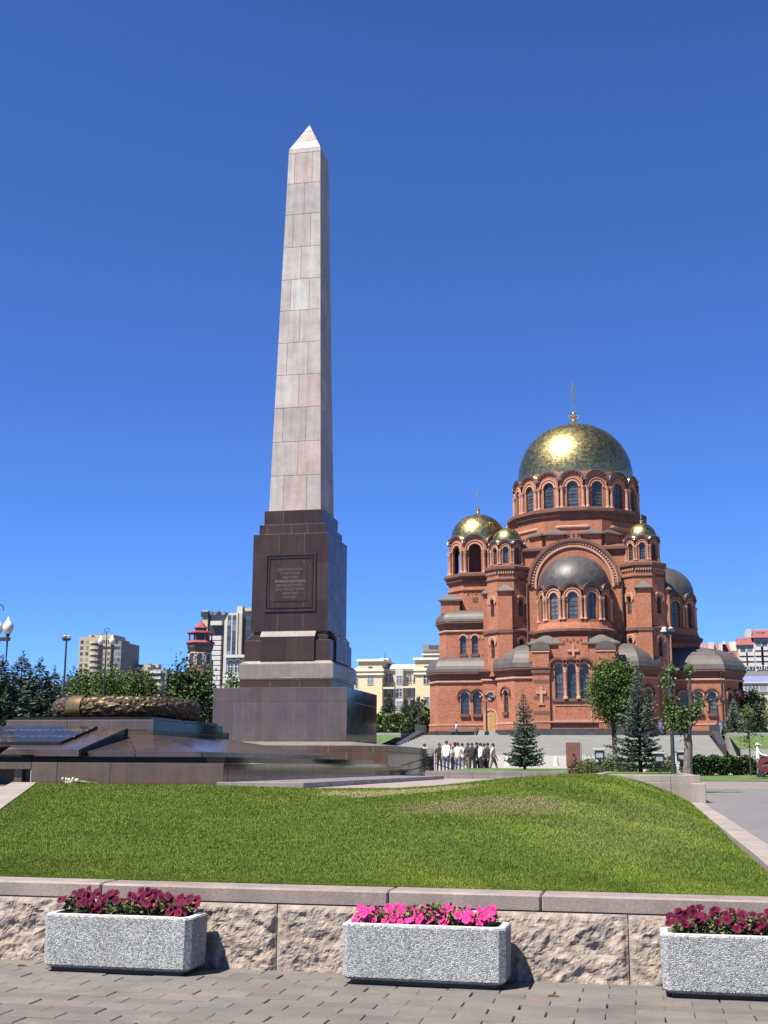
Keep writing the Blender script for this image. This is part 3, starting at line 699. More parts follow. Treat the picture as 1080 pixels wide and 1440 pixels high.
def poly_ring(cx, cy, r, n, a0): # vertices of an n-gon with apothem r, facet i centred on a0+i*2pi/n, ccw
    Rv = r/math.cos(math.pi/n); return [(cx+Rv*math.cos(a0+2*math.pi*(i-.5)/n), cy+Rv*math.sin(a0+2*math.pi*(i-.5)/n)) for i in range(n+1)]
def ncol(mb, x, y, z0, z1, r, n=8):
    h = z1-z0
    mb.lathe([(r*1.5,z0),(r*1.5,z0+h*.06),(r,z0+h*.09),(r*.92,z1-h*.16),(r*1.15,z1-h*.14),(r*1.05,z1-h*.12),(r*1.6,z1-h*.04),(r*1.6,z1)], n, x, y)
def column(x, y, z0, z1, r):
    k = (round(z1-z0,3), round(r,3))
    if k not in column.c:
        mb = MB(); ncol(mb, 0, 0, 0, z1-z0, r); column.c[k] = mb.mesh('column', m_trim, True)
    link('column', column.c[k], ch, (x, y, z0))
column.c = {}
def cross_on(parent, z0, z1, s=1.):
    h = z1-z0; mb = MB(); r = .028*h
    mb.lathe([(.34*s,z0),(.2*s,z0+.03*h),(.09*s,z0+.08*h),(.16*s,z0+.12*h),(.10*s,z0+.17*h),(.22*s,z0+.2*h),(.24*s,z0+.235*h),(.14*s,z0+.27*h),(.05*s,z0+.3*h),(.04*s,z0+.34*h)], 12)
    mb.build('finial', m_gilt, parent, smooth=True)
    mb = MB(); t_ = .03*h
    # the cross stands edge-on to the square
    mb.box(-t_,-t_,z0+.33*h,t_,t_,z1); mb.box(-t_,-.17*h,z0+.76*h,t_,.17*h,z0+.79*h); mb.box(-t_,-.08*h,z0+.87*h,t_,.08*h,z0+.895*h)
    mb.loft([[(-t_,-.10*h,z0+.60*h),(t_,-.10*h,z0+.60*h),(t_,-.10*h,z0+.625*h),(-t_,-.10*h,z0+.625*h)],[(-t_,.10*h,z0+.54*h),(t_,.10*h,z0+.54*h),(t_,.10*h,z0+.565*h),(-t_,.10*h,z0+.565*h)]])
    mb.build('cross', m_gilt, parent)
def drum(cx, cy, r, n, z0, zb, zs, zl, hw_, mat_trim=m_trim, a0=-math.pi/2, sel=None, colr=.16, lobe=1., open_=False, bars=4, nm='drum', trimtop=None):
    """arcaded drum: one arched window to a facet, paired columns on the corners, scalloped top"""
    vs_ = poly_ring(cx, cy, r, n, a0); wl = MB(); bd = MB(); cr = MB(); gt = MB()
    w_ = 2*r*math.tan(math.pi/n)
    for i in range(n):
        if sel is not None and i not in sel: continue
        A, B = vs_[i], vs_[i+1]; L = w_
        top = lambda s: zl+lobe*math.sqrt(max(0, (L/2)**2-(s-L/2)**2))*.98
        panel(wl, A, B, z0, top, [(L/2, hw_, zb, zs)], .3, ntop=12)
        arc(bd, A, B, L/2, zs, hw_+.03, hw_+.26*min(1, w_/2.4), .10)
        arc(bd, A, B, L/2, zs, hw_+.40*min(1, w_/2.4), hw_+.52*min(1, w_/2.4), .16)
        arc(cr, A, B, L/2, zl, L/2-.20, L/2+.03, .30, e=lobe)
        arc(gt, A, B, L/2, zl, L/2+.02, L/2+.10, .34, e=lobe, d0=-.25)
        for k in range(7):   # sawtooth course under the scallop
            a = math.pi*(k+.8)/7.6; rr = L/2-.30
            arc(bd, A, B, L/2, zl, rr-.06, rr+.08, .2, a, a+.18, 1, e=lobe)
        if not open_: window(A, B, L/2, hw_, zb, zs, .26, bars)
        A_, B_ = V2(A), V2(B); t_ = (B_-A_)/L; nn = np.array([t_[1], -t_[0]])
        off = colr*1.35
        for s in (off, L-off):
            p = A_+t_*s+nn*colr*.7; column(p[0], p[1], zb-.1, zs+.02, colr)
    wl.build(nm+'_wall', m_brick, ch); bd.build('arch_band', mat_trim, ch); cr.build('scalloped_cornice', m_bdark, ch)
    gt.build('scallop_trim', trimtop or m_gilt, ch)
def ngon_course(cx, cy, n, prof, mat, nm, a0=-math.pi/2, parent=None):
    MB().lathe([(r/math.cos(math.pi/n), z) for r, z in prof], n, cx, cy, a0-math.pi/n).build(nm, mat, parent or ch)
def dome(cx, cy, r, z0, z1, mat, nm, cross=None, n=48, bulge=1.02):
    prof = []
    for a in np.linspace(0, math.pi/2, 15)[:-1]:
        prof.append((r*math.cos(a)**.97*(1+.02*math.sin(2*a)), z0+(z1-z0)*math.sin(a)))
    prof.append((.02*r, z1)); prof = [(r*.985, z0-.9)]+prof
    o = MB().lathe(prof, n).build(nm, mat, ch, smooth=True); o.location = (cx, cy, 0)
    if cross: cross_on(o, z1-.12, cross, r*.36+.35)
    return o
# ---- crossing, main drum and great dome
MB().box(-9.6,-9.6,11,9.6,9.6,28.9).build('core_walls', m_brick, ch)
MB().loft([[(sx*a,sy*a,z) for sx,sy in ((-1,-1),(1,-1),(1,1),(-1,1))] for a,z in ((9.62,28.2),(9.75,28.3),(9.75,28.6),(10.05,28.9),(10.05,29.25),(8.0,29.9))]).build('core_cornice', m_bdark, ch)
ngon_course(0,0,8,[(9.0,28.6),(9.0,33.0)], m_brick, 'octagon_base', -math.pi/2)
ngon_course(0,0,16,[(9.02,31.9),(9.2,32.1),(9.2,32.3),(9.02,32.4)], m_trim, 'string_course')
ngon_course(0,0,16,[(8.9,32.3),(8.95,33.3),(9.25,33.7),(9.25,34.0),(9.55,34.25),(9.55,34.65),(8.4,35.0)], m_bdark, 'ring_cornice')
drum(0,0,8.35,16,34.6,35.0,37.75,38.6,.74,colr=.2,lobe=.84,bars=6)
ngon_course(0,0,32,[(8.0,34.5),(7.9,39.9),(7.85,40.6)], m_brick, 'inner_drum')
dome(0,0,7.95,40.3,48.5,m_gold,'great_dome',55.0)
# small gabled dormers round the octagon base
for i in range(8):
    a = -math.pi/2+math.pi/4*(i)+math.pi/8*0
    for s in (-1, 1):
        c_, s_ = math.cos(a), math.sin(a); tx, ty = -s_, c_
        bx, by = c_*8.9+tx*s*2.4, s_*8.9+ty*s*2.4
        o = MB().box(-1.2,-.55,28.9,1.2,.6,31.05).build('dormer', m_brick, ch); o.location = (bx,by,0); o.rotation_euler = (0,0,a+math.pi/2)
        q = MB().loft([[(-1.55,-.9,31.0),(1.55,-.9,31.0),(1.55,.7,31.0),(-1.55,.7,31.0)],[(-1.55,-.9,31.2),(1.55,-.9,31.2),(1.55,.7,31.2),(-1.55,.7,31.2)],[(-.02,.1,31.95),(.02,.1,31.95),(.02,.7,31.95),(-.02,.7,31.95)]]).build('roof', m_lead, o)
    for k in (-1, 0, 1):
        c_, s_ = math.cos(a), math.sin(a); bx, by = c_*9.0-s_*k*.62, s_*9.0+c_*k*.62
        o = MB().loft([[(x,-.06,z) for x,z in pp] for pp in [[(.2*math.cos(q_), 31.1+.24*math.sin(q_)) for q_ in np.linspace(0,2*math.pi,9)[:-1]]]]+[[(.2*math.cos(q_),.1,31.1+.24*math.sin(q_)) for q_ in np.linspace(0,2*math.pi,9)[:-1]]]).build('vent', m_leadbar, ch)
        o.location = (bx,by,0); o.rotation_euler = (0,0,a+math.pi/2)
# ---- corner towers
for tx in (-8.75, 8.75):
    for ty in (-8.9, 8.9):
        f = 1 if ty < 0 else -1
        vs_ = poly_ring(tx, ty, 2.6, 8, -math.pi/2)
        wl = MB(); bd = MB()
        for i in range(8):
            A, B = vs_[i], vs_[i+1]; L = 2*2.6*math.tan(math.pi/8)
            ops = []
            # windows on the slanting outer faces
            if i % 2 == 1: ops = [(L/2, .36, 14.9, 16.9), (L/2, .36, 20.3, 22.2)]
            for o_ in ops:
                window(A, B, L/2, o_[1], o_[2], o_[3], .3, 4)
                bd = MB(); arc(bd, A, B, L/2, o_[3], .42, .62, .12, legs=.35); arc(bd, A, B, L/2, o_[3], .62, .84, .18, legs=.15); bd.build('arch_band', m_trim, ch)
                A_, B_ = V2(A), V2(B); 
            zz = [12.6]+[v for o_ in ops for v in (o_[2]-.4, o_[3]+.9)]+[26.2]
            for z0, z1 in zip(zz[:-1], zz[1:]):
                panel(wl, A, B, z0, z1, [o_ for o_ in ops if z0 < o_[2] < z1], .3)
            for o_ in ops:
                wl_ = MB(); 
        wl.build('tower_wall', m_brick, ch)
        ngon_course(tx,ty,8,[(2.62,18.0),(2.82,18.15),(2.82,18.45),(2.72,18.6),(2.6,18.75)], m_bdark, 'string_course')
        ngon_course(tx,ty,8,[(2.62,24.9),(2.75,25.0),(2.75,25.15),(2.62,25.25)], m_bdark, 'string_course')
        ngon_course(tx,ty,8,[(2.62,25.7),(2.7,26.0),(2.85,26.25),(2.95,26.4),(2.95,26.75),(2.3,27.0),(2.2,27.05)], m_bdark, 'tower_cornice')
        mb = MB()
        for i in range(8):
            A, B = V2(vs_[i]), V2(vs_[i+1]); L = np.linalg.norm(B-A); t_ = (B-A)/L; nn = np.array([t_[1],-t_[0]]); rz = math.atan2(t_[1],t_[0])
            for k in range(7):
                p = A+t_*L*(k+.5)/7; c_, s_ = math.cos(rz), math.sin(rz); z_ = 25.78
                pts = [(-.08,.02),(.08,.02),(.08,-.2),(-.08,-.2)]; sk = .1
                mb.loft([[(p[0]+x*c_-y*s_, p[1]+x*s_+y*c_, z_) for x,y in pts],[(p[0]+(x+sk)*c_-y*s_, p[1]+(x+sk)*s_+y*c_, z_+.28) for x,y in pts]])
        mb.build('dentils', m_trim, ch, kind='stuff')
        drum(tx,ty,2.05,8,26.9,27.25,29.1,29.75,.36,colr=.1,lobe=.72,bars=5)
        dome(tx,ty,1.92,30.3,32.3,m_gold,'tower_dome',34.3,32)
        # buttress with pyramid roof on the outer faces
        for dx, dy in ((0,-f),(math.copysign(1,tx),0)):
            px_, py_ = tx+dx*2.75, ty+dy*2.75; hx_, hy_ = (.85,.42) if dx == 0 else (.42,.85)
            o = MB().box(-hx_,-hy_,13.2,hx_,hy_,23.4).build('buttress', m_brick, ch); o.location = (px_,py_,0)
            MB().box(-hx_-.12,-hy_-.12,18.03,hx_+.12,hy_+.12,18.43).build('string_course', m_bdark, o)
            MB().loft([[(sx*(hx_+.3),sy*(hy_+.3),23.38) for sx,sy in ((-1,-1),(1,-1),(1,1),(-1,1))],[(sx*(hx_+.3),sy*(hy_+.3),23.5) for sx,sy in ((-1,-1),(1,-1),(1,1),(-1,1))],[(sx*.02-dx*.3,sy*.02-dy*.3,24.55) for sx,sy in ((-1,-1),(1,-1),(1,1),(-1,1))]]).build('roof', m_lead, o)
# ---- great gable arches with half-domed apses (towards the square and to the right)
def gable_side(rz):
    g = empty('gable', (0,0,0), rz); g.parent = ch
    A, B = (-6.2,-10.5), (6.2,-10.5)
    top = lambda s: 24.3+(math.sqrt(max(0, 5.75**2-(s-6.2)**2)) if abs(s-6.2) < 5.75 else .25)
    wl = MB(); panel(wl, A, B, 11.0, top, [], 1.2, ntop=48); wl.build('gable_wall', m_brick, g)
    mb = MB(); arc(mb, A, B, 6.2, 24.35, 5.62, 6.0, .42, n=40); mb.build('arch_cornice', m_bdark, g)
    mb = MB(); arc(mb, A, B, 6.2, 24.35, 4.82, 5.1, .2, n=40, legs=.5); arc(mb, A, B, 6.2, 24.35, 5.45, 5.6, .22, n=40); mb.build('arch_band', m_trim, g)
    mb = MB()
    for k in range(44):
        a = math.pi*(k+.25)/44; arc(mb, A, B, 6.2, 24.35, 5.2, 5.42, .26, a, a+.036, 1)
    mb.build('dentils', m_trim, g, kind='stuff')
    for q_ in (-6.2,5.1): MB().box(q_,-10.72,24.05,q_+1.1,-10.4,24.4).build('shoulder_course', m_bdark, g)
    mb = MB().box(-6.2,-10.75,17.9,6.2,-10.4,18.3); mb.build('string_course', m_bdark, g)
    return g
for rz in (0, math.pi/2, -math.pi/2, math.pi): gable_side(rz)
def sub_empty_parts(g):
    pass
def apse(rz):
    """upper arcaded apse drum with dark half dome"""
    global ch
    n0 = set(o.name for o in ch.children)
    drum(0,-10.9,4.42,11,18.6,19.3,22.05,22.85,.62,sel=(8,9,10,0,1,2,3),colr=.17,lobe=.78,bars=5,nm='apse',trimtop=m_lead)
    dome(0,-10.9,4.5,23.75,27.9,m_cop,'apse_dome',None,40)
    MB().lathe([(4.95,13),(4.95,17.2),(5.2,17.6),(5.35,17.75),(5.35,18.05),(5.0,18.2),(4.75,18.9),(4.75,19.05),(4.4,19.1)], 22, 0, -10.9).build('apse_base', m_brick, ch)
    MB().lathe([(4.97,17.15),(5.25,17.55),(5.42,17.72),(5.42,18.0),(5.0,18.22)], 22, 0, -10.9, caps=False).build('apse_cornice', m_bdark, ch)
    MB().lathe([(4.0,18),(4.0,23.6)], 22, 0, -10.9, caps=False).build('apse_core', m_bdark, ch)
    M_ = Matrix.Rotation(rz, 4, 'Z')
    if rz:
        for o in ch.children:
            if o.name not in n0:
                l_ = M_ @ Vector(o.location); o.location = l_; o.rotation_euler.z += rz
apse(0); apse(math.pi/2); apse(math.pi)
# ---- front block below the apse: three tall windows between piers
A, B = (-4.85,-17.), (4.85,-17.); wl = MB()
WS = [4.85-.25+x for x in (-1.55,.0,1.55)]
panel(wl, A, B, ZB, lambda s: 14.3, [(s, .5, 9.35, 13.05) for s in WS], .4)
panel(wl, (4.85,-17.), (4.85,-10.5), ZB, 14.3); panel(wl, (-4.85,-10.5), (-4.85,-17.), ZB, 14.3)
panel(wl, (-1.8,-16.8), (1.8,-16.8), 14.2, 16.9, [], .5); panel(wl, (-3.1,-16.75), (3.1,-16.75), 14.2, 15.4, [], .5)
wl.build('front_block', m_brick, ch)
MB().box(-4.8,-16.6,13.9,4.8,-10.6,14.25).build('block_roof', m_lead, ch)
bd = MB(); dk = MB()
for s in WS:
    window(A, B, s, .5, 9.35, 13.05, .34, 6)
    bd = MB(); arc(bd, A, B, s, 13.05, .53, .74, .14); bd.build('arch_band', m_trim, ch)
for s in (WS[0]-.1, WS[1], WS[2]+.1): arc(dk, A, B, s, 13.15, .95, 1.22, .45, .35 if s != WS[2]+.1 else -.1, math.pi-(.35 if s != WS[0]-.1 else -.1), 10)
dk.build('triple_hood', m_bdark, ch)
for x in (-1.02,.53): column(x, -17.12, 9.3, 13.1, .2)
mb = MB().box(-2.7,-17.18,9.0,2.2,-16.9,9.3); mb.build('sill', m_bdark, ch)
frm = MB()
for a in ((-2.45,6.7,2.05,6.8),(-2.45,8.5,2.05,8.6),(-2.45,6.8,-2.33,8.5),(1.93,6.8,2.05,8.5)): frm.box(a[0],-17.08,a[1],a[2],-16.95,a[3])
frm.build('panel_frame', m_trim, ch)
for x0, x1 in ((-5.0,-2.95),(2.85,5.0)):
    o = MB().box(x0,-17.35,ZB,x1,-16.7,15.3).build('pier', m_brick, ch)
    MB().box(x0-.12,-17.5,12.45,x1+.12,-16.6,13.0).box(x0-.2,-17.6,13.0,x1+.2,-16.6,13.2).build('pier_cornice', m_bdark, o)
    MB().box(x0-.12,-17.47,15.0,x1+.12,-16.5,15.3).build('pier_cap', m_trim, o)
    cx_ = (x0+x1)/2; r_ = (x1-x0)/2+.2
    MB().loft([[(cx_+r_*math.cos(a), y_, 15.3+1.0*math.sin(a)) for a in np.linspace(0,math.pi,10)] for y_ in (-17.55,-15.8)]).build('pier_roof', m_lead, o)
    for zz in (7.4,9.2,11.2): MB().box(x0+.08,-17.365,zz,x1-.08,-17.3,zz+.45).build('dark_band', m_bdark, o)
    mb = MB(); xc, zc_ = (x0+x1)/2, 9.9
    mb.box(xc-.16,-17.5,zc_-1.2,xc+.16,-17.36,zc_+.9); mb.box(xc-.62,-17.5,zc_+.05,xc-.16,-17.37,zc_+.42); mb.box(xc+.16,-17.5,zc_+.05,xc+.62,-17.37,zc_+.42); mb.box(xc-.36,-17.5,zc_-1.3,xc+.36,-17.37,zc_-1.15)
    mb.build('relief_cross', m_trim, o)
mb = MB()
for k in range(6):
    mb.box(-1.25+k*.42,-16.86,16.2+.22*(k%2),-1.05+k*.42,-16.78,16.42+.22*(k%2))
mb.build('brick_pattern', m_bdark, ch, kind='stuff')
mb = MB().box(-.14,-17.0,14.45,.14,-16.8,15.9).box(-.7,-17.0,15.05,-.14,-16.81,15.35).box(.14,-17.0,15.05,.7,-16.81,15.35); mb.build('relief_cross', m_trim, ch)
for x, w_, y_ in ((-3.35,2.1,-16.0),(3.35,2.1,-16.0)):
    o = MB().box(-w_,-.5,13.9,w_,1.6,16.0).build('parapet_dormer', m_brick, ch); o.location = (x,y_,0)
    MB().loft([[(-w_-.25,-.85,15.95),(w_+.25,-.85,15.95),(w_+.25,1.8,15.95),(-w_-.25,1.8,15.95)],[(-w_-.25,-.85,16.15),(w_+.25,-.85,16.15),(w_+.25,1.8,16.15),(-w_-.25,1.8,16.15)],[(-.3,.3,17.2),(.3,.3,17.2),(.3,1.2,17.2),(-.3,1.2,17.2)]]).build('roof', m_lead, o)
MB().box(-5.05,-17.42,6.5,5.05,-10.5,6.65).build('base_course', m_trim, ch)
# ---- lower perimeter (west block, corner bays, east apse), mirrored to the far side
def cornice_run(pts, z0, nm='cornice', parent=None):
    """moulded eaves along an open polyline"""
    def off(pts, d):
        out = []
        P_ = [V2(p) for p in pts]
        for i in range(len(P_)):
            n_ = []
            for a, b in ((i-1,i),(i,i+1)):
                if 0 <= a and b < len(P_):
                    t_ = P_[b]-P_[a]; t_ = t_/np.linalg.norm(t_); n_.append(np.array([t_[1],-t_[0]]))
            m = sum(n_)/len(n_); m = m/max(.45, np.dot(m, n_[0])); out.append(P_[i]+m*d)
        return out
    prof = [(.0,0),(.14,.05),(.14,.22),(.05,.3),(.05,.5),(.3,.75),(.3,.9),(.55,1.15),(.55,1.3),(.0,1.42)]
    rows = [[(*p, z0+z) for p in off(pts, d)] for d, z in prof]
    mb = MB(); n = len(pts); vs_ = [p for r in rows for p in r]
    mb.add(vs_, [(k*n+i, k*n+i+1, (k+1)*n+i+1, (k+1)*n+i) for k in range(len(rows)-1) for i in range(n-1)])
    mb.build(nm, m_bdark, parent or ch)
    mb = MB(); rows = [[(*p, z0+z) for p in off(pts, d)] for d, z in ((.02,-.02),(.22,.04),(.22,.2),(.02,.28))]
    mb.add([p for r in rows for p in r], [(k*n+i, k*n+i+1, (k+1)*n+i+1, (k+1)*n+i) for k in range(3) for i in range(n-1)]); mb.build('string_course', m_trim, parent or ch)
def dome_roof(pts, tops, z0, z1, nm='curved_roof'):
    """convex sheet roof from the eaves line up to an inner line"""
    n = len(pts); rows = []
    for f in np.linspace(0, 1, 9):
        a = f*math.pi/2; rows.append([(p[0]*(math.cos(a))+q[0]*(1-math.cos(a)), p[1]*math.cos(a)+q[1]*(1-math.cos(a)), z0+(z1-z0)*math.sin(a)) for p, q in zip(pts, tops)])
    mb = MB(); mb.add([p for r in rows for p in r], [(k*n+i, k*n+i+1, (k+1)*n+i+1, (k+1)*n+i) for k in range(8) for i in range(n-1)])
    mb.build(nm, m_lead, ch)
def facet(pts, z0, z1, wins, hood=True):
    """wins: {segment index: [(s, hw, zb, zs)]}"""
    wl = MB(); bd = MB()
    for i in range(len(pts)-1):
        ops = wins.get(i, []); panel(wl, pts[i], pts[i+1], z0, z1, ops, .35)
        for o_ in ops:
            window(pts[i], pts[i+1], o_[0], o_[1], o_[2], o_[3], .3, 4)
            bd = MB(); arc(bd, pts[i], pts[i+1], o_[0], o_[3], o_[1]+.04, o_[1]+.24, .12); bd.build('arch_band', m_trim, ch)
            if hood:
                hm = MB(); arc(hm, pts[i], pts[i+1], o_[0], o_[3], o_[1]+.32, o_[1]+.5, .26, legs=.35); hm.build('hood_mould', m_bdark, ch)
            A_, B_ = V2(pts[i]), V2(pts[i+1]); t_ = (B_-A_)/np.linalg.norm(B_-A_); nn = np.array([t_[1],-t_[0]])
            q = [A_+t_*(o_[0]-o_[1]-.1)-nn*.05, A_+t_*(o_[0]+o_[1]+.1)-nn*.05, A_+t_*(o_[0]+o_[1]+.1)+nn*.25, A_+t_*(o_[0]-o_[1]-.1)+nn*.25]
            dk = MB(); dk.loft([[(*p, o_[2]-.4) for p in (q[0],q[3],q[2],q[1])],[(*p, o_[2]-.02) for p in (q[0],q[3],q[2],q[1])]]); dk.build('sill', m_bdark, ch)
    wl.build('wall', m_brick, ch)
def base_run(pts):
    mb = MB(); P_ = pts; n = len(P_)
    # trim course and dark granite plinth
    for d, z0, z1, m_, nm in ((.16,6.45,6.68,m_trim,'base_course'),(.1,ZB-.0,6.45,m_brick,'brick_foot'),(.3,4.3,ZB,m_darkstone,'granite_foot')):
        mb = MB()
        for i in range(n-1):
            A_, B_ = V2(P_[i]), V2(P_[i+1]); t_ = (B_-A_)/np.linalg.norm(B_-A_); nn = np.array([t_[1],-t_[0]])
            q = [A_-t_*d*.3+nn*d, B_+t_*d*.3+nn*d, B_+t_*d*.3-nn*.2, A_-t_*d*.3-nn*.2]
            mb.loft([[(*p, z0) for p in q],[(*p, z1) for p in q]])
        mb.build(nm, m_, ch)
def mirror(pts): return [(x, -y) for x, y in reversed(pts)]
west = [(-20,4.3),(-20,-4.3),(-18.4,-7.),(-12.1,-7.)]
bay = [(-12.1,-7.1),(-12.1,-9.9),(-10.1,-9.9),(-10.1,-11.0),(-7.6,-13.5),(-4.85,-13.5)]
bayr = [(4.85,-13.5),(7.6,-13.5),(10.1,-11.0),(10.1,-9.9),(12.1,-9.9),(12.1,-7.1)]
east = [(12.1,-7.4),(18.2,-7.4),(20.8,-3.6),(20.8,3.6)]
Lw = lambda i, P_: np.linalg.norm(V2(P_[i+1])-V2(P_[i]))
facet(west, ZB, 12.1, {2: [(3.55,.55,7.95,10.25),(5.2,.55,7.95,10.25)]})
facet(bay, ZB, 12.1, {3: [(Lw(3,bay)/2,.45,8.0,10.3)]})
facet(bayr, ZB, 12.1, {1: [(Lw(1,bayr)/2,.45,8.0,10.3)]})
facet(east, ZB, 12.1, {0: [(1.1,.5,7.95,10.1),(2.95,.5,7.95,10.1),(4.6,.5,7.95,10.1)], 1: [(1.4,.5,7.95,10.1),(3.1,.5,7.95,10.1)], 2: [(2.,.5,7.95,10.1),(5.,.5,7.95,10.1)]})
for P_ in (west, bay, bayr, east):
    cornice_run(P_, 12.05); base_run(P_)
base_run([(-4.85,-13.3),(-4.85,-17.),(4.85,-17.),(4.85,-13.3)])
for P_ in (bay, bayr, east[:3]):
    Q = mirror(P_); facet(Q, ZB, 12.1, {}); cornice_run(Q, 12.05)
facet([(4.85,13.5),(-4.85,13.5)], ZB, 14.3, {})
e_ = .5
dome_roof([(-20.5,4.5),(-20.5,-4.5),(-18.7,-7.5),(-12.0,-7.5)], [(-18.9,3),(-18.9,-3),(-17.9,-5.6),(-12.0,-5.6)], 13.45, 15.5)
dome_roof([(-10.6,-9.5),(-10.6,-11.2),(-7.8,-14.0),(-4.85,-14.0)], [(-8.5,-9),(-8.5,-9.),(-6.2,-10.4),(-4.85,-10.4)], 13.45, 16.6)
dome_roof([(4.85,-14.0),(7.8,-14.0),(10.6,-11.2),(10.6,-9.5)], [(4.85,-10.4),(6.2,-10.4),(8.5,-9.),(8.5,-9)], 13.45, 16.6)
dome_roof([(9.6,-7.9),(18.4,-7.9),(21.3,-3.8),(21.3,3.8),(18.4,7.9),(9.6,7.9)], [(10,-3),(14.5,-2.5),(15.5,-1),(15.5,1),(14.5,2.5),(10,3)], 13.45, 16.7)
MB().box(-12.7,-10.2,13.3,-9.5,-6.9,13.5).box(9.5,-10.2,13.3,12.7,-6.9,13.5).build('flat_roof', m_lead, ch)
# porthole, small side door and steps
o = MB().lathe([(.62,-.1),(.62,.06),(.42,.06),(.42,-.02)], 20, caps=False).build('porthole_ring', m_trim, ch); o.location = (-11.1,-9.95,10.2); o.rotation_euler = (R(90),0,0)
o = MB().lathe([(.42,0),(.41,.03)], 16).build('porthole', m_glass, ch); o.location = (-11.1,-9.91,10.2); o.rotation_euler = (R(90),0,0)
mb = MB(); pts = [(-.6,0),(.6,0)]+[(.6*math.cos(a),1.9+.6*math.sin(a)) for a in np.linspace(0,math.pi,9)]
mb.loft([[(x,-.12,z) for x,z in pts],[(x,.05,z) for x,z in pts]]); o = mb.build('door', m_oak, ch); o.location = (-11.1,-9.95,ZB+.0)
mb = MB(); arc(mb, (-12.1,-9.95), (-10.1,-9.95), 1.0, ZB+1.9, .64,.9,.2,legs=1.9); mb.build('door_arch', m_trim, ch)
MB().box(-.03,-.15,.1,.03,-.11,2.4).box(-.55,-.15,1.85,.55,-.11,1.95).build('door_rail', m_trim, o)
# ---- west block upper storey and the belfry
wu = [(-18.8,3.8),(-18.8,-3.6),(-17.6,-5.4),(-11,-5.4)]
facet(wu, 13.6, 19.0, {2: [(2.35,.42,16.0,18.0),(3.95,.42,16.0,18.0),(5.55,.42,16.0,18.0)]}, hood=False); facet(mirror(wu[1:]), 13.6, 19.0, {})
cornice_run(wu, 18.95)
dome_roof([(-19.3,3.9),(-19.3,-3.9),(-17.9,-5.9),(-11,-5.9)], [(-17.7,2),(-17.7,-2),(-16.6,-4.2),(-11,-4.2)], 20.35, 22.0)
ngon_course(-13.75,0,8,[(4.0,19),(4.0,24.6),(4.2,24.8),(4.2,25.0),(4.0,25.1),(4.0,25.8),(4.35,26.1),(4.35,26.4),(4.65,26.7),(4.65,27.0),(3.9,27.25)], m_brick, 'belfry_base', -math.pi/2)
ngon_course(-13.75,0,8,[(4.02,25.7),(4.38,26.08),(4.38,26.4),(4.68,26.68),(4.68,27.02),(3.95,27.27)], m_bdark, 'belfry_cornice', -math.pi/2)
drum(-13.75,0,3.85,8,27.0,27.3,30.4,31.35,.86,colr=.2,lobe=.80,open_=True,nm='belfry')
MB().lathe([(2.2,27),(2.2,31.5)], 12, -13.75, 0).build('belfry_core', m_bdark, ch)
dome(-13.75,0,3.85,32.3,36.1,m_gold,'belfry_dome',39.8,40)
for sx in (-1, 1):
    o = MB().box(-1.3,-.8,21.6,1.3,.8,23.3).build('belfry_dormer', m_brick, ch); o.location = (-13.75+sx*3.4,-3.6,0)
    MB().loft([[(a*1.6,b*1.1,23.3) for a,b in ((-1,-1),(1,-1),(1,1),(-1,1))],[(a*1.6,b*1.1,23.5) for a,b in ((-1,-1),(1,-1),(1,1),(-1,1))],[(a*.5,b*.3,24.3) for a,b in ((-1,-1),(1,-1),(1,1),(-1,1))]]).build('roof', m_lead, o)
mb = MB()
for k in range(4):
    mb.box(-1.1+k*.55,-4.06,24.2+.26*(k%2),-.85+k*.55,-3.98,24.46+.26*(k%2))
mb.box(-.35,-4.06,23.2,.35,-3.98,23.8)
o = mb.build('brick_pattern', m_bdark, ch, kind='stuff'); o.location = (-13.75,0,0)
# granite podium with basement arches, side stair
MB().box(-6.2,-20.3,4.2,6.6,-17.3,5.66).build('podium', m_darkstone, ch)
for x in (-2.2,2.0):
    mb = MB(); pts = [(x-1.25,4.4),(x+1.25,4.4),(x+.9,4.75),(x+.5,5.15),(x,5.3),(x-.5,5.15),(x-.9,4.75)]
    mb.loft([[(a,-20.34,z) for a,z in pts],[(a,-20.2,z) for a,z in pts]]); mb.build('basement_arch', m_leadbar, ch)
mb = MB().loft([[(-16.7,-10.2,5.55),(-13.0,-10.2,5.55),(-13.0,-7.2,5.95),(-16.7,-7.2,5.95)],[(-16.7,-10.2,5.67),(-13.0,-10.2,5.67),(-13.0,-7.2,6.07),(-16.7,-7.2,6.07)]]); mb.build('porch_roof', m_lead, ch)
MB().box(-16.3,-9.9,4.3,-13.4,-7.4,5.5).build('basement_entrance', m_leadbar, ch)
mb = MB()
for k in range(8): mb.box(-12.6+k*.0,-10.3-(8-k)*.35,4.3,-9.6,-9.9,4.38+(k+1)*.17)
mb.build('door_steps', m_steps, ch)
for x in (-12.9,-9.4): MB().loft([[(x-.15,-13.2,4.3),(x+.15,-13.2,4.3),(x+.15,-9.9,4.3),(x-.15,-9.9,4.3)],[(x-.15,-13.2,4.75),(x+.15,-13.2,4.75),(x+.15,-9.9,6.1),(x-.15,-9.9,6.1)]]).build('step_parapet', m_darkstone, ch)

# rainwater pipes
for x, y, z0, z1 in ((-12.25,-7.25,4.6,13.0),(-10.0,-10.15,4.6,13.0),(-5.05,-13.75,4.6,13.0),(5.05,-13.75,4.6,13.0),(10.0,-10.15,4.6,13.0),(-6.05,-10.7,13.5,25.0),(6.05,-10.7,13.5,25.0),(17.9,-7.55,4.6,13.0)):
    MB().path([(x,y-.35,z1),(x,y,z1-.5),(x,y,z0)], .09, 6).build('downpipe', m_leadbar, ch)
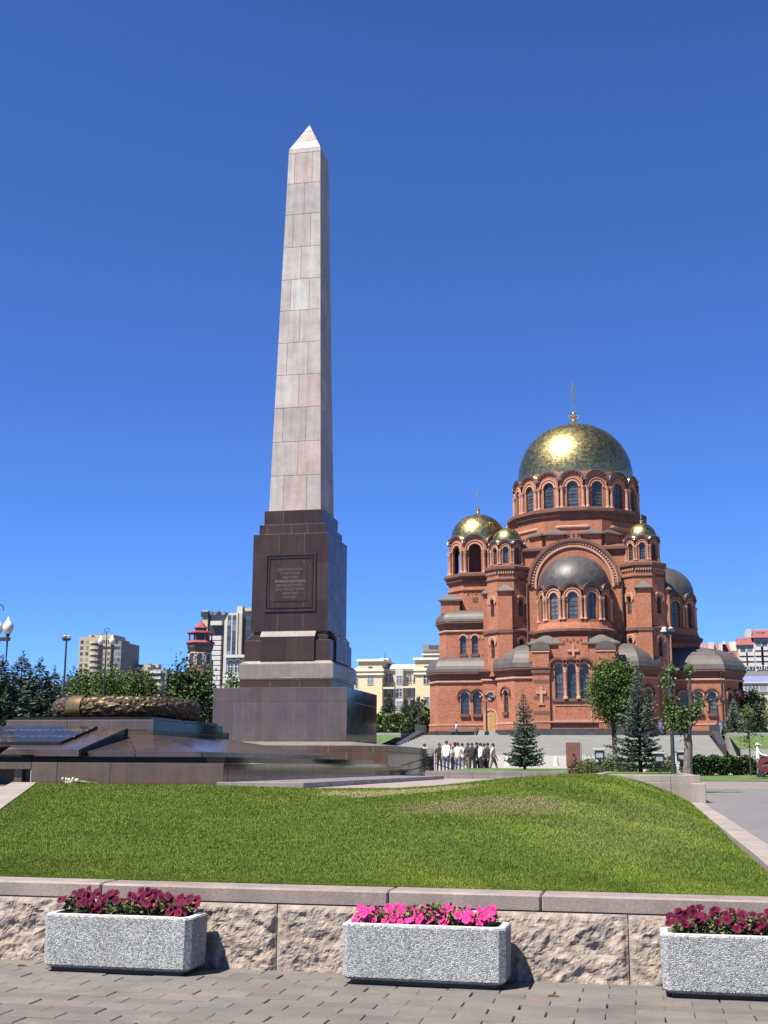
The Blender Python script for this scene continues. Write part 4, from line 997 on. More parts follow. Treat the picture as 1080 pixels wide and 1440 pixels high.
# ------------------------------------------------------------------ buildings of the town behind
m_win = NT('far_glass'); m_win.col(m_win.ramp(m_win.orand(), [(0,(.03,.035,.045)),(.6,(.07,.085,.11)),(1,(.22,.26,.31))])); m_win = m_win.set(Roughness=.15)
m_white = simple('white_render', (0.475,0.461,0.432), .8, .08, .3)
m_wframe = simple('white_frame', (0.504,0.497,0.475), .7, .05)
m_yellow = simple('yellow_render', (.62,.53,.33), .85, .08, .25)
m_cream = simple('cream_trim', (.66,.62,.5), .85, .06)
m_beige = simple('beige_brick', (0.408,0.325,0.213), .85, .12, .2)
m_beige2 = simple('pale_beige', (0.449,0.389,0.286), .85, .1, .2)
m_greyb = simple('grey_facade', (0.224,0.216,0.211), .8, .1, .2)
m_blackf = simple('black_facade', (.035,.037,.042), .35, .2, .2)
m_redroof = simple('crimson_roof', (.24,.04,.05), .6, .15, .3)
m_zinc = simple('pale_zinc_roof', (0.446,0.475,0.504), .45, .1, .3)
m_lav = simple('lavender_roof', (0.180,0.194,0.374), .6, .12, .3)
m_redbr = simple('fire_tower_brick', (.24,.07,.055), .85, .15, .5)
m_grn = simple('grey_green_wall', (0.144,0.158,0.148), .8, .1, .3)
wcache = {}
def bwin(parent, x, z, w_, h, y=0., rz=0., mull=True, fr=m_wframe):
    k = (round(w_,2), round(h,2), mull, fr.name)
    if k not in wcache:
        g = MB().box(-w_/2,-.03,0,w_/2,.06,h).mesh('window', m_win); f = MB(); t_ = .09
        f.box(-w_/2-t_,-.1,-t_,w_/2+t_,.0,-.001); f.box(-w_/2-t_,-.08,h+.001,w_/2+t_,.0,h+t_); f.box(-w_/2-t_,-.08,0,-w_/2-.001,0,h); f.box(w_/2+.001,-.08,0,w_/2+t_,0,h)
        if mull: f.box(-.05,-.07,0,.05,-.031,h); f.box(-w_/2,-.06,h*.62,-.051,-.031,h*.62+.08); f.box(.051,-.06,h*.62,w_/2,-.031,h*.62+.08)
        wcache[k] = (g, f.mesh('frame', fr))
    g, f = wcache[k]; o = link('window', g, parent, (x, y, z), rz)
    if mull: link('frame', f, o)
    return o
def bld(name, xpx, D, label, cat='building'):
    p = px(xpx, 1040, D); return empty(name, (p.x, p.y, 0), 0, label, cat), p
def zpx(y, D, x=540): return px(x, y, D).z
def xs_(x, D, ref): 
    # lateral metres from the reference pixel, on the facade plane through it
    return (x-ref)*D/1700.*1.03

# yellow house with two bays
D = 232; yb, p = bld('yellow_house', 558, D, 'yellow rendered house with two bays, balconies and a pale metal roof')
X = lambda x: xs_(x, D, 558); Z = lambda y: zpx(y, D)
MB().box(X(540),.0,4,X(590),14,Z(941)).build('centre_wall', m_yellow, yb)
for a, b, tpy in ((508,541,931),(586,616,930)):
    MB().box(X(a),-2.2,4,X(b),13,Z(tpy)).build('bay_wall', m_yellow, yb)
    MB().box(X(a)-.35,-2.6,Z(tpy),X(b)+.35,13.3,Z(tpy)+.45).build('bay_cornice', m_cream, yb)
    MB().box(X(a)-.3,-2.5,Z(943)-.25,X(b)+.3,0.2,Z(943)+.25).build('bay_band', m_cream, yb)
    MB().box(X(a)-.3,-2.48,Z(949)-.15,X(b)+.3,0.2,Z(949)+.2).build('bay_band', m_cream, yb)
    xc = (X(a)+X(b))/2
    for yy_, hh in ((963,1.5),(994,1.7),(1012,1.7)): bwin(yb, xc, Z(yy_), 1.0, hh, -2.2)
    MB().box(xc-.4,-2.26,Z(940),xc+.4,-2.2,Z(940)+.22).build('attic_vent', m_blackf, yb)
MB().box(X(497),.5,4,X(509),12,Z(943)).build('side_wing', m_white, yb)
for z_ in (965,985,1005): bwin(yb, X(503), Z(z_), 1.0, 1.6, .5)
MB().loft([[(X(538),-.5,Z(941)),(X(590),-.5,Z(941)),(X(590),14,Z(941)),(X(538),14,Z(941))],[(X(538),3.5,Z(932)),(X(590),3.5,Z(932)),(X(590),10,Z(932)),(X(538),10,Z(932))]]).build('roof', m_zinc, yb)
MB().loft([[(X(496),-.2,Z(943)),(X(509),-.2,Z(943)),(X(509),12,Z(943)),(X(496),12,Z(943))],[(X(500),4,Z(931)),(X(509),4,Z(931)),(X(509),8,Z(931)),(X(500),8,Z(931))]]).build('roof', m_zinc, yb)
MB().box(X(540),-.4,Z(943),X(588),.3,Z(941)).build('eaves', m_cream, yb)
MB().box(X(557.5),-1.1,4,X(568),.0,Z(941)).build('stair_bay', m_white, yb)
for z_ in (962,980,998,1014): bwin(yb, X(562.7), Z(z_), 1.0, 1.5, -1.1)
for z_ in (960,980,998,1016):
    for x_ in (542.5,550,575,583.5): bwin(yb, X(x_), Z(z_), .7, 1.7)
for a, b, z_ in ((538,557,967),(569,588,966)):
    bl = MB().box(X(a),-2.0,Z(z_)-.3,X(b),0,Z(z_)).build('balcony', m_cream, yb)
    mb = MB(); 
    for k in range(9): mb.tube((X(a)+(X(b)-X(a))*k/8,-1.95,Z(z_)),(X(a)+(X(b)-X(a))*k/8,-1.95,Z(z_)+1),.05,n=4)
    mb.box(X(a),-2.0,Z(z_)+1,X(b),-1.9,Z(z_)+1.08); mb.build('railing', m_darkstone, bl)
MB().box(X(518),2,Z(931),X(526),5,Z(926)).build('chimney', m_beige2, yb); MB().box(X(531),2,Z(931),X(543),5,Z(924)).build('roof_lantern', m_cream, yb)
MB().tube((X(536),3.5,Z(924)),(X(536),3.5,Z(914)),.12,.02).build('spire', m_darkstone, yb)
D = 300; b_, p = bld('concrete_block', 606, D, 'beige concrete block rising behind the yellow house')
X = lambda x: xs_(x, D, 606); Z = lambda y: zpx(y, D)
MB().box(X(596),0,4,X(624),14,Z(916)).build('wall', m_beige2, b_); MB().box(X(595),-.4,Z(916),X(624),14,Z(906)).build('attic', m_greyb, b_)
for x_ in (607,614): bwin(b_, X(x_), Z(913), 1.2, 1.0, -.4, mull=False)
MB().box(X(594),-.6,Z(920)-.2,X(625),0,Z(920)+.2).build('band', m_cream, b_)

# brick fire tower with red pagoda roof
D = 235; ft, p = bld('fire_tower', 277, D, 'red and white brick fire tower with a crimson pagoda roof', 'tower')
X = lambda x: xs_(x, D, 277); Z = lambda y: zpx(y, D, 277); r = 17*D/1700.
a8 = -math.pi/2-math.pi/8+.35
MB().lathe([(r,4),(r,Z(916))], 8, 0, 0, a8).build('shaft', m_redbr, ft)
for k in range(6):
    z_ = Z(938)+k*(Z(916)-Z(938))/6; MB().lathe([(r*1.012,z_),(r*1.012,z_+.14)], 8, 0, 0, a8).build('white_band', m_wframe, ft)
MB().lathe([(r*1.0,Z(917)),(r*1.15,Z(911)),(r*1.18,Z(905))], 8, 0, 0, a8).build('corbels', m_darkstone, ft)
MB().lathe([(r*1.3,Z(905)),(r*1.1,Z(902)),(r*.9,Z(901))], 8, 0, 0, a8).build('skirt_roof', m_redroof, ft)
for k in range(8):
    a = a8+math.pi/4*k; MB().tube((r*.98*math.cos(a),r*.98*math.sin(a),Z(902)),(r*.98*math.cos(a),r*.98*math.sin(a),Z(891)),.16,n=6).build('post', m_redroof, ft)
MB().lathe([(r*.62,Z(902)),(r*.62,Z(890))], 8, 0, 0, a8).build('lantern_room', m_blackf, ft)
MB().lathe([(r*1.2,Z(891.5)),(r*1.2,Z(890.5)),(r*.6,Z(887.5))], 8, 0, 0, a8).build('middle_roof', m_redroof, ft)
MB().lathe([(r*.5,Z(888)),(r*.5,Z(883))], 8, 0, 0, a8).build('top_room', m_blackf, ft)
MB().lathe([(r*.68,Z(883.5)),(r*.35,Z(879)),(r*.1,Z(875)),(.05,Z(871))], 8, 0, 0, a8).build('top_roof', m_redroof, ft)
for k in range(8):
    a = a8+math.pi/8+math.pi/4*k; q = (r*.925*math.cos(a), r*.925*math.sin(a))
    pts = [(-.55,0),(.55,0)]+[(.55*math.cos(v),1.7+.55*math.sin(v)) for v in np.linspace(0,math.pi,8)]
    o = MB().loft([[(x_,-.08,z_) for x_,z_ in pts],[(x_,.02,z_) for x_,z_ in pts]]).build('arched_window', m_blackf, ft); o.location = (q[0],q[1],Z(936)); o.rotation_euler = (0,0,a+math.pi/2)
    mb = MB(); arc(mb, (-1,-.0),(1,-.0),1,1.7,.56,.68,.12,legs=1.7); o2 = mb.build('surround', m_wframe, o)

# black and white high-rise
D = 335; hr, p = bld('high_rise', 315, D, 'black and white high-rise with stacked white balconies')
X = lambda x: xs_(x, D, 315); Z = lambda y: zpx(y, D, 315)
MB().box(X(284),0,4,X(313),16,Z(861)).build('dark_block', m_blackf, hr)
MB().box(X(312.9),-1.5,4,X(332),14,Z(874)).build('white_block', m_white, hr)
MB().loft([[(X(312.9),-1.5,Z(874)),(X(332),-1.5,Z(874)),(X(332),14,Z(874)),(X(312.9),14,Z(874))],[(X(319),-1.5,Z(863)),(X(332),-1.5,Z(863)),(X(332),14,Z(863)),(X(319),14,Z(863))]]).build('white_crown', m_white, hr)
MB().box(X(332),-1.2,4,X(337.5),14,Z(864)).build('beige_strip', m_beige2, hr); MB().box(X(337.5),-.2,4,X(353),14,Z(860)).build('dark_wing', m_blackf, hr)
MB().box(X(326),1,Z(864),X(334),9,Z(852)).build('roof_house', m_white, hr); MB().box(X(334),2,Z(862),X(348),9,Z(854)).build('roof_house', m_beige2, hr)
MB().box(X(279),-.5,Z(899),X(287),8,Z(858)).build('side_turret', m_beige2, hr)
MB().box(X(277.5),-.9,Z(867),X(288),8.4,Z(860)).build('turret_head', m_blackf, hr)
fl = np.linspace(867, 965, 15)
for i, y_ in enumerate(fl):
    if i not in (0,2,3): 
        bl = MB().box(X(293 if i < 9 else 299),-1.6,Z(y_)-1.1,X(309),0,Z(y_)+.05).build('balcony', m_wframe, hr)
for i, y_ in enumerate(np.linspace(873, 960, 13)):
    for x_ in (320,327): bwin(hr, X(x_), Z(y_), 1.1, 1.35, -1.5, mull=False)
    bwin(hr, X(345), Z(y_), 1.6, 1.3, -.2, mull=False)
for x_ in (290,296,302,308): bwin(hr, X(x_), Z(864.5), .9, 1.0, -.01, mull=False)

# classical grey-green house beside the pedestal
D = 205; gh, p = bld('grey_green_house', 330, D, 'grey green classical house with a white cornice beside the pedestal')
X = lambda x: xs_(x, D, 330); Z = lambda y: zpx(y, D, 330)
MB().box(X(315),0,3,X(352),10,Z(925)).build('wall', m_grn, gh); MB().box(X(312),-.6,Z(925),X(354),10.4,Z(921)).build('cornice', m_white, gh)
for x_ in (321,331,341):
    o = bwin(gh, X(x_), Z(946), .9, 1.6, 0); mb = MB(); arc(mb, (-1,0),(1,0),1,1.6,.5,.75,.12); mb.build('arch', m_white, o)
MB().box(X(318),-2.5,3,X(352),0,Z(949)).build('porch', m_white, gh)

# beige towers far left
for nm, x0, x1, yt, D, lab, stripes in (('apartment_tower',103,163,896,430,'beige apartment tower with curved corner balconies beyond the globe lamp',0),('apartment_slab',174,229,938,440,'lower grey and beige apartment slab with striped balconies',1)):
    c = (x0+x1)/2; ap, p = bld(nm, c, D, lab); X = lambda x: xs_(x, D, c); Z = lambda y: zpx(y, D, c)
    xs2 = x0+(x1-x0)*(.78 if not stripes else .55)
    MB().box(X(x0),0,3,X(xs2),16,Z(yt)).build('wall', m_beige if not stripes else m_beige2, ap)
    MB().box(X(xs2),1,3,X(x1),17,Z(yt+ (6 if not stripes else 3))).build('grey_wing', m_greyb, ap)
    MB().box(X(x0+(x1-x0)*.3),2,Z(yt),X(xs2),12,Z(yt-4)).build('attic', m_beige, ap)
    for q in range(3): MB().box(X(x0+8+q*14),3,Z(yt),X(x0+12+q*14),6,Z(yt-5-q%2)).build('roof_house', m_greyb if q == 1 else m_beige2, ap)
    fl = np.arange(yt+9, 990, 8.2)
    MB().lathe([(1.9,3),(1.9,Z(yt+12))], 14, X(x0+(x1-x0)*.42), .2).build('balcony_column', m_greyb, ap)
    for i, y_ in enumerate(fl):
        for x_ in np.linspace(x0+4, xs2-3, 6 if not stripes else 3):
            if not stripes and abs(x_-(x0+(x1-x0)*.42)) < 7: continue
            bwin(ap, X(x_), Z(y_), 1.1, 1.2, 0, mull=False)
        if not stripes: MB().lathe([(2.3,Z(y_)),(2.3,Z(y_)+.9)], 14, X(x0+(x1-x0)*.42), .2).build('balcony', m_beige2, ap)
        else: MB().box(X(xs2),-.6,Z(y_),X(x1-6),1,Z(y_)+.9).build('balcony', m_wframe, ap)
        for x_ in np.linspace(xs2+3, x1-3, 3 if not stripes else 2): bwin(ap, X(x_), Z(y_)+(1 if stripes else 0), 1.0, 1.1, 1, mull=False)

# hotel with crimson mansard roofs
D = 330; ho, p = bld('mansard_hotel', 1040, D, 'white hotel with crimson mansard roofs and rows of balconies')
X = lambda x: xs_(x, D, 1040); Z = lambda y: zpx(y, D, 1040)
def mansard(x0, x1, yb_, yt_, d0, d1, ins=2.2, nm='mansard_roof'):
    MB().loft([[(X(x0),d0,Z(yb_)),(X(x1),d0,Z(yb_)),(X(x1),d1,Z(yb_)),(X(x0),d1,Z(yb_))],[(X(x0)+ins*.4,d0+ins,Z(yt_)),(X(x1)-ins*.4,d0+ins,Z(yt_)),(X(x1)-ins*.4,d1,Z(yt_)),(X(x0)+ins*.4,d1,Z(yt_))]]).build(nm, m_redroof, ho)
MB().box(X(984),0,4,X(1047),16,Z(927)).build('left_wall', m_white, ho)
MB().box(X(1021),-1.5,Z(934),X(1046),0,Z(927)).build('glazed_storey', m_blackf, ho)
mansard(984,1047,927,916,-1,16,1.5); mansard(986,1036,916,904,.4,16,1.6)
for x0_, x1_, a_, b2_ in ((1005,1013,903,915),(1019,1024,905,917),(1024,1028,902,906)): MB().box(X(x0_),-.6,Z(b2_),X(x1_),6,Z(a_)).build('dormer', m_white, ho)
MB().box(X(1034),1,Z(915),X(1043),8,Z(902)).build('stair_tower', m_cream, ho)
for x_ in (1027,1034.5,1037.5): bwin(ho, X(x_), Z(923), .9, 1.0, -.4, mull=False)
MB().box(X(1044),-2,4,X(1064),16,Z(912)).build('middle_wall', m_white, ho); MB().box(X(1043),-2.2,Z(912),X(1064),-1.9,Z(908)).build('glazed_storey', m_blackf, ho)
mansard(1042,1064,908,897,-2.2,16,1.5); MB().box(X(1057),0,Z(897),X(1063),8,Z(885)).build('lift_house', m_white, ho)
MB().box(X(1064),-3,4,X(1100),16,Z(905)).build('right_wall', m_white, ho); MB().box(X(1064),-3.3,Z(905),X(1100),-2.9,Z(899)).build('glazed_storey', m_blackf, ho)
mansard(1062,1102,899,888,-3.4,16,1.8); MB().box(X(1068),2,Z(888),X(1100),10,Z(884.5)).build('lift_house', m_beige2, ho)
for x_ in (1048,1054): bwin(ho, X(x_), Z(904.5), 1.0, .9, -1.2, mull=False)
for x_ in (1071,1077): bwin(ho, X(x_), Z(896), 1.0, 1.0, -2.4, mull=False)
for y_ in (918,925.5,933):
    for x_ in (1050,1059): bwin(ho, X(x_), Z(y_), 1.3, 1.5, -2, mull=False); MB().box(X(x_)-1.1,-3,Z(y_)-1.1,X(x_)+1.1,-2,Z(y_)-.1).build('balcony', m_wframe, ho)
for y_ in (911,918.5,926,933.5):
    for x_ in (1070,1078,1087): bwin(ho, X(x_), Z(y_), 1.3, 1.5, -3, mull=False); MB().box(X(x_)-1.1,-4,Z(y_)-1.1,X(x_)+1.1,-3,Z(y_)-.1).build('balcony', m_wframe, ho)
text(ho, 'ОТЕЛЬ', (X(1001.5),-.35,Z(912)), (R(90),0,0), 1.5, m_wframe, .06)
MB().box(X(1030),-6,4,X(1105),-3.9,Z(946)).build('annex', m_greyb, ho)
text(ho, 'СТОМАТОЛОГИЯ', (X(1062),-6.1,Z(945)), (R(90),0,0), 1.75, m_wframe, .08)
D = 262; bh, p = bld('blue_roof_house', 1062, D, 'yellow house with a lavender blue roof beside the spruce trees')
X = lambda x: xs_(x, D, 1062); Z = lambda y: zpx(y, D, 1062)
MB().box(X(1030),0,4,X(1110),12,Z(961)).build('wall', m_yellow, bh)
MB().box(X(1029),-.3,Z(973),X(1110),0.0,Z(961)).build('upper_wall', m_white, bh); MB().box(X(1028),-.7,Z(961),X(1111),12.5,Z(959)).build('cornice', m_white, bh)
MB().loft([[(X(1028),-.7,Z(959)),(X(1111),-.7,Z(959)),(X(1111),12,Z(959)),(X(1028),12,Z(959))],[(X(1030),4,Z(949)),(X(1109),4,Z(949)),(X(1109),8,Z(949)),(X(1030),8,Z(949))]]).build('roof', m_lav, bh)
for x_ in (1046,1056,1066,1076,1086):
    for y_ in (972,990): bwin(bh, X(x_), Z(y_), 1.25, 1.4, -.3 if y_ < 980 else 0)

# ------------------------------------------------------------------ trees
def leafmat(name, stops, rough=.6, trans=.0):
    t = NT(name); g = t.n('ShaderNodeNewGeometry')
    t.col(t.mix(1, t.ramp(g.outputs['Random Per Island'], stops), t.ramp(t.noise(1.2, 3), [(.3, .75), (.7, 1.2)]), 'MULTIPLY'))
    return t.set(Roughness=rough, Specular_IOR_Level=.25)
m_spr = leafmat('blue_spruce', [(0,(.05,.078,.058)),(.5,(.09,.13,.096)),(.85,(.15,.20,.145)),(1,(.23,.27,.19))])
m_sprd = leafmat('dark_spruce', [(0,(.02,.042,.028)),(.6,(.042,.078,.05)),(1,(.10,.145,.09))])
m_lin = leafmat('linden_leaf', [(0,(.03,.065,.012)),(.5,(.055,.105,.018)),(1,(.12,.18,.035))])
m_dlin = leafmat('dark_leaf', [(0,(.02,.045,.012)),(.5,(.036,.075,.018)),(1,(.075,.12,.03))])
m_ylin = leafmat('yellowish_leaf', [(0,(.06,.09,.018)),(.5,(.10,.14,.03)),(1,(.16,.19,.05))])
m_bush = leafmat('bush_leaf', [(0,(.05,.07,.02)),(.5,(.09,.12,.035)),(1,(.15,.17,.06))])
m_redb = leafmat('red_bush_leaf', [(0,(.08,.03,.03)),(.5,(.13,.06,.05)),(1,(.12,.11,.05))])
m_bark = simple('bark', (.16,.13,.105), .95, .35, 6, bump=.8, bscale=18, bdist=.03)
m_barkd = simple('dark_bark', (.06,.048,.04), .95, .3, 6, bump=.6, bscale=20, bdist=.03)
def quads(c, d, L, W, r):
    """leaf quads at centres c with long axis d (n,3)"""
    n = len(c); rnd = r.normal(size=(n,3)); s = np.cross(d, rnd); s /= np.linalg.norm(s, axis=1)[:,None]+1e-9
    L = np.broadcast_to(np.asarray(L, float), (n,))[:,None]; W = np.broadcast_to(np.asarray(W, float), (n,))[:,None]
    V = np.stack([c, c+d*L*.45+s*W*.5, c+d*L, c+d*L*.45-s*W*.5], 1)
    return V.reshape(-1,3), np.arange(4*n).reshape(-1,4)
def spruce(loc, h, rad, seed, mat, label, group=None, dens=1., leafL=.14, name='spruce_tree'):
    r = np.random.default_rng(seed); e = empty(name, loc, 0, label, 'tree', group)
    MB().path([(0,0,0),(0,0,h*.5),(0,0,h*.97)], [h*.022,h*.014,.006], 7).build('trunk', m_barkd, e)
    Cs = []; Ds = []; Ls = []
    z = h*.06; up = 0
    while z < h*.985:
        f = z/h; R_ = rad*(1-f)**.82*(1.0 if f > .1 else .85); nb = int(6+5*(1-f)); a0 = r.random()*6.28
        for k in range(nb):
            a = a0+6.283*k/nb+r.normal()*.12; L = R_*r.uniform(.55,1.2)
            n = max(4, int(L/leafL*4.6*dens))
            s = np.sort(r.random(n))**.8
            sag = -.30*(1-f)*.6+ .15*f
            bx = np.cos(a)*s*L; by = np.sin(a)*s*L; bz = z+s*L*(sag)+ (s**2)*L*.24
            p = np.stack([bx,by,bz],1)+r.normal(size=(n,3))*leafL*.10
            side = r.choice([-1,1], n)*r.uniform(.25,1.0,n)
            dirx = np.cos(a+side*.9); diry = np.sin(a+side*.9); d = np.stack([dirx,diry,r.normal(size=n)*.22-.05+.2*s],1); d /= np.linalg.norm(d,axis=1)[:,None]
            p2 = p; Cs.append(p2); Ds.append(d); Ls.append(leafL*(1.15-.45*s)*r.uniform(.8,1.3,n)*(.6+.6*(1-f)))
        z += h*.040*(1.25-.45*f)*r.uniform(.75,1.25)
    # leader
    n = 14; s = np.linspace(.93,1.03,n)*h; Cs.append(np.stack([np.zeros(n),np.zeros(n),s],1)); d = r.normal(size=(n,3)); d[:,2] = 1.5; d /= np.linalg.norm(d,axis=1)[:,None]; Ds.append(d); Ls.append(np.full(n, leafL*.6))
    c, d, L = np.concatenate(Cs), np.concatenate(Ds), np.concatenate(Ls)
    # three crossed sprays per twig
    V, F = [], []; o = 0
    for q in range(2):
        v, f = quads(c+r.normal(size=c.shape)*leafL*.12, d, L, L*.30, r); V.append(v); F.append(f+o); o += len(v)
    npmesh('crown', np.concatenate(V), np.concatenate(F), mat, e)
    return e
def broad(loc, h, crown, seed, mat, label, leaf=.12, clumps=60, per=70, group=None, trunk=None, name='linden_tree', drop=0., bark=m_barkd, shell=.55):
    """crown: list of ellipsoids (cx,cy,cz,rx,ry,rz) relative to loc"""
    r = np.random.default_rng(seed); e = empty(name, loc, 0, label, 'tree', group)
    mb = MB(); c0 = crown[0]; tr = trunk or h*.03
    mb.path([(0,0,-.1),(c0[0]*.3,c0[1]*.3,c0[2]*.6),(c0[0],c0[1],c0[2])], [tr,tr*.8,tr*.45], 8)
    for k in range(7):
        E_ = crown[k % len(crown)]; a = r.random()*6.28; q = (E_[0]+E_[3]*.7*math.cos(a), E_[1]+E_[4]*.7*math.sin(a), E_[2]+E_[5]*r.uniform(-.2,.7))
        b0 = (c0[0]*.8, c0[1]*.8, c0[2]*r.uniform(.65,.95)); mb.path([b0, tuple((np.array(b0)+np.array(q))/2+np.array([0,0,.1*h*.2])), q], [tr*.5,tr*.3,tr*.12], 5)
    mb.build('trunk', bark, e, smooth=True)
    vol = np.array([E_[3]*E_[4]*E_[5] for E_ in crown]); pr = vol/vol.sum(); Cs = []; Ds = []
    for k in range(clumps):
        E_ = crown[r.choice(len(crown), p=pr)]; u = r.normal(size=3); u /= np.linalg.norm(u); rr = shell+(1-shell)*r.random(); cc = np.array(E_[:3])+u*np.array(E_[3:])*rr
        cs = (E_[3]*E_[4]*E_[5])**(1/3)*.26*r.uniform(.7,1.3)
        n = per; p = cc+r.normal(size=(n,3))*cs*np.array([1,1,.75+drop]); 
        d = r.normal(size=(n,3))*np.array([1,1,.6])+(u*.6)+np.array([0,0,-drop]); d /= np.linalg.norm(d,axis=1)[:,None]
        Cs.append(p); Ds.append(d)
    c, d = np.concatenate(Cs), np.concatenate(Ds); L = leaf*r.uniform(.7,1.3,len(c)); v, f = quads(c, d, L, L*.62, r)
    npmesh('crown', v, f, mat, e); return e
def gp(x, y, D): p = px(x, y, D); return (p.x, p.y, p.z)

spruce(gp(901,1086,38.5), 3.22, 1.05, 11, m_spr, 'large blue green spruce in the granite bed beside the lamp', leafL=.13, dens=1.7)
spruce(gp(738,1082,55), 3.35, 1.0, 12, m_spr, 'smaller spruce standing alone in front of the church', leafL=.16, dens=1.5)
# fir mass at the left edge and pruned lindens behind the wreath
for i, (x, yt, D, rr) in enumerate([(24,924,58,2.7),(50,931,60,2.5),(-4,930,56,2.8),(72,944,63,2.1)]):
    b0 = gp(x, 1040, D); spruce((b0[0],b0[1],.9), px(x,yt,D).z-.9, rr, 20+i, m_sprd if i < 3 else m_spr, ['tall dark spruce with a pointed top left of the lamp post','dark spruce next to the lamp post','dark spruce cut by the edge of the square','paler spruce at the foot of the lamp post'][i], leafL=.34, dens=1.5)
for i, (x, x1, yt, D, mt) in enumerate([(112,24,945,80,m_lin),(146,24,937,78,m_lin),(172,14,945,84,m_ylin),(188,12,946,82,m_lin),(203,13,946,84,m_ylin),(126,16,950,88,m_dlin),(95,16,948,86,m_dlin)]):
    b0 = gp(x, 1040, D); zt = px(x,yt,D).z-1; rx = x1*D/1700.
    broad((b0[0],b0[1],1.), zt, [(0,0,zt*.55,rx*.9,rx*.9,zt*.43),(rx*.1,0,zt*.75,rx*.75,rx*.75,zt*.25)], 40+i, mt, ['pruned linden left of the globe lamp','broad green linden right below the globe lamp','slim yellowish linden','slim dark linden between two yellowish ones','slim yellowish linden in front of the apartment slab','shaded linden between two broader ones','shaded linden beside the spruces'][i]+' behind the wreath', .15, 170, 60, drop=.4, trunk=.12)
b0 = gp(266,1020,66); zt = px(266,935,66).z-1.2
broad((b0[0],b0[1],1.2), zt, [(0,0,zt*.62,1.05,1.0,zt*.36),(-.55,0,zt*.6,.7,.8,zt*.28),(.55,0,zt*.55,.7,.8,zt*.3)], 50, m_dlin, 'dark drooping tree in front of the fire tower', .2, 200, 60, name='drooping_tree', drop=.9, trunk=.14)
b0 = gp(326,975,110); zt = px(326,947,110).z-2
broad((b0[0],b0[1],2.), zt, [(0,0,zt*.7,.8,.8,zt*.3)], 51, m_lin, 'little tree beside the pedestal', .22, 40, 50, name='small_tree', trunk=.1)
# pruned linden with dense head behind the large spruce
b0 = gp(866,1080,48); zt = px(864,934,48).z-1.0
broad((b0[0],b0[1],1.), zt, [(-.1,0,zt*.76,.72,.7,zt*.25),(-.3,0,zt*.82,.5,.5,zt*.17),(.35,0,zt*.8,.45,.5,zt*.19),(.1,0,zt*.6,.42,.42,zt*.14)], 52, m_lin, 'dense round headed linden behind the large spruce', .085, 330, 70, trunk=.11, drop=.25, shell=.7)
# heavily pollarded tree by the lamp
pl = empty('pollarded_tree', gp(968,1089,36), 0, 'stout pollarded tree with cut limbs and leaf tufts beside the lamp', 'tree')
mb = MB(); P_ = lambda x, y: ((x-968)*36/1700., 0, (1089-y)*36/1700.)
mb.path([P_(967,1093),P_(968,1075),P_(970,1050),P_(969,1030),P_(974,1018)], [.165,.125,.12,.115,.095], 10)
mb.build('trunk', m_bark, pl, smooth=True)
for q, (pts, rs) in enumerate([([(971,1025),(958,1006),(952,985),(954,943)],[.09,.07,.05,.035]),([(973,1022),(977,1000),(975,975),(976,950)],[.10,.08,.05,.04]),([(970,1030),(960,1015),(953,1003)],[.1,.09,.08]),([(973,1020),(982,1008),(989,998)],[.08,.06,.05])]):
    mb = MB(); mb.path([P_(*a) for a in pts], rs, 7); mb.build('limb', m_barkd, pl, smooth=True)
r = np.random.default_rng(5); Cs = []; Ds = []
for x, y, s, n in [(944,960,.11,90),(946,985,.10,80),(951,945,.07,50),(976,946,.06,60),(955,1005,.13,220),(962,1018,.14,260),(950,1018,.12,160),(984,1002,.10,110),(990,992,.07,50),(972,1010,.08,60),(945,1000,.09,70)]:
    c = np.array(P_(x,y))+np.array([0,-.05,0]); p = c+r.normal(size=(n,3))*s*np.array([1,1,1.3]); d = r.normal(size=(n,3)); d[:,2] -= .3; d /= np.linalg.norm(d,axis=1)[:,None]; Cs.append(p); Ds.append(d)
c, d = np.concatenate(Cs), np.concatenate(Ds); v, f = quads(c, d, .11*r.uniform(.7,1.3,len(c)), .065, r); npmesh('crown', v, f, m_lin, pl)
# trees around the church and the yellow house
for i, (x, yt, yb_, D, rr, mt, lab) in enumerate([(546,975,1037,160,2.0,m_sprd,'narrow fir in front of the yellow house balcony'),(570,985,1037,165,1.7,m_sprd,'slim fir below the yellow house stair bay'),(1034,988,1038,140,1.5,m_spr,'blue spruce right of the church apse'),(1066,990,1038,150,1.9,m_sprd,'dark spruce beside the blue roofed house')]):
    spruce(gp(x,yb_,D), (yb_-yt)*D/1700., rr, 60+i, mt, lab, leafL=.42, dens=1.2)
for i, (x, yt, yb_, D, w_, mt, lab) in enumerate([(556,1008,1037,155,13,m_bush,'round pale shrub between the two firs at the yellow house'),(586,990,1038,170,8,m_bush,'thin leafy tree by the yellow house lamp'),(600,998,1038,168,7,m_bush,'leafy tree against the church corner'),(532,1008,1038,158,8,m_lin,'green tree at the corner of the granite podium'),(1062,978,1037,160,16,m_bush,'broad olive tree in front of the blue roofed house'),(1020,1020,1038,150,6,m_dlin,'low dark shrub by the church apse')]):
    h = (yb_-yt)*D/1700.; broad(gp(x,yb_,D), h, [(0,0,h*.58,w_*D/1700.,w_*D/1700.,h*.44)], 70+i, mt, lab, .4, 70, 50, name='leafy_tree', trunk=.14)
b0 = gp(1056,1088,57); broad((b0[0],b0[1],b0[2]), 3.0, [(0,0,2.1,.42,.42,.95),(.1,0,2.7,.25,.25,.5)], 80, m_bush, 'thin young tree with sparse leaves behind the hedge', .1, 30, 22, name='sapling', trunk=.035)
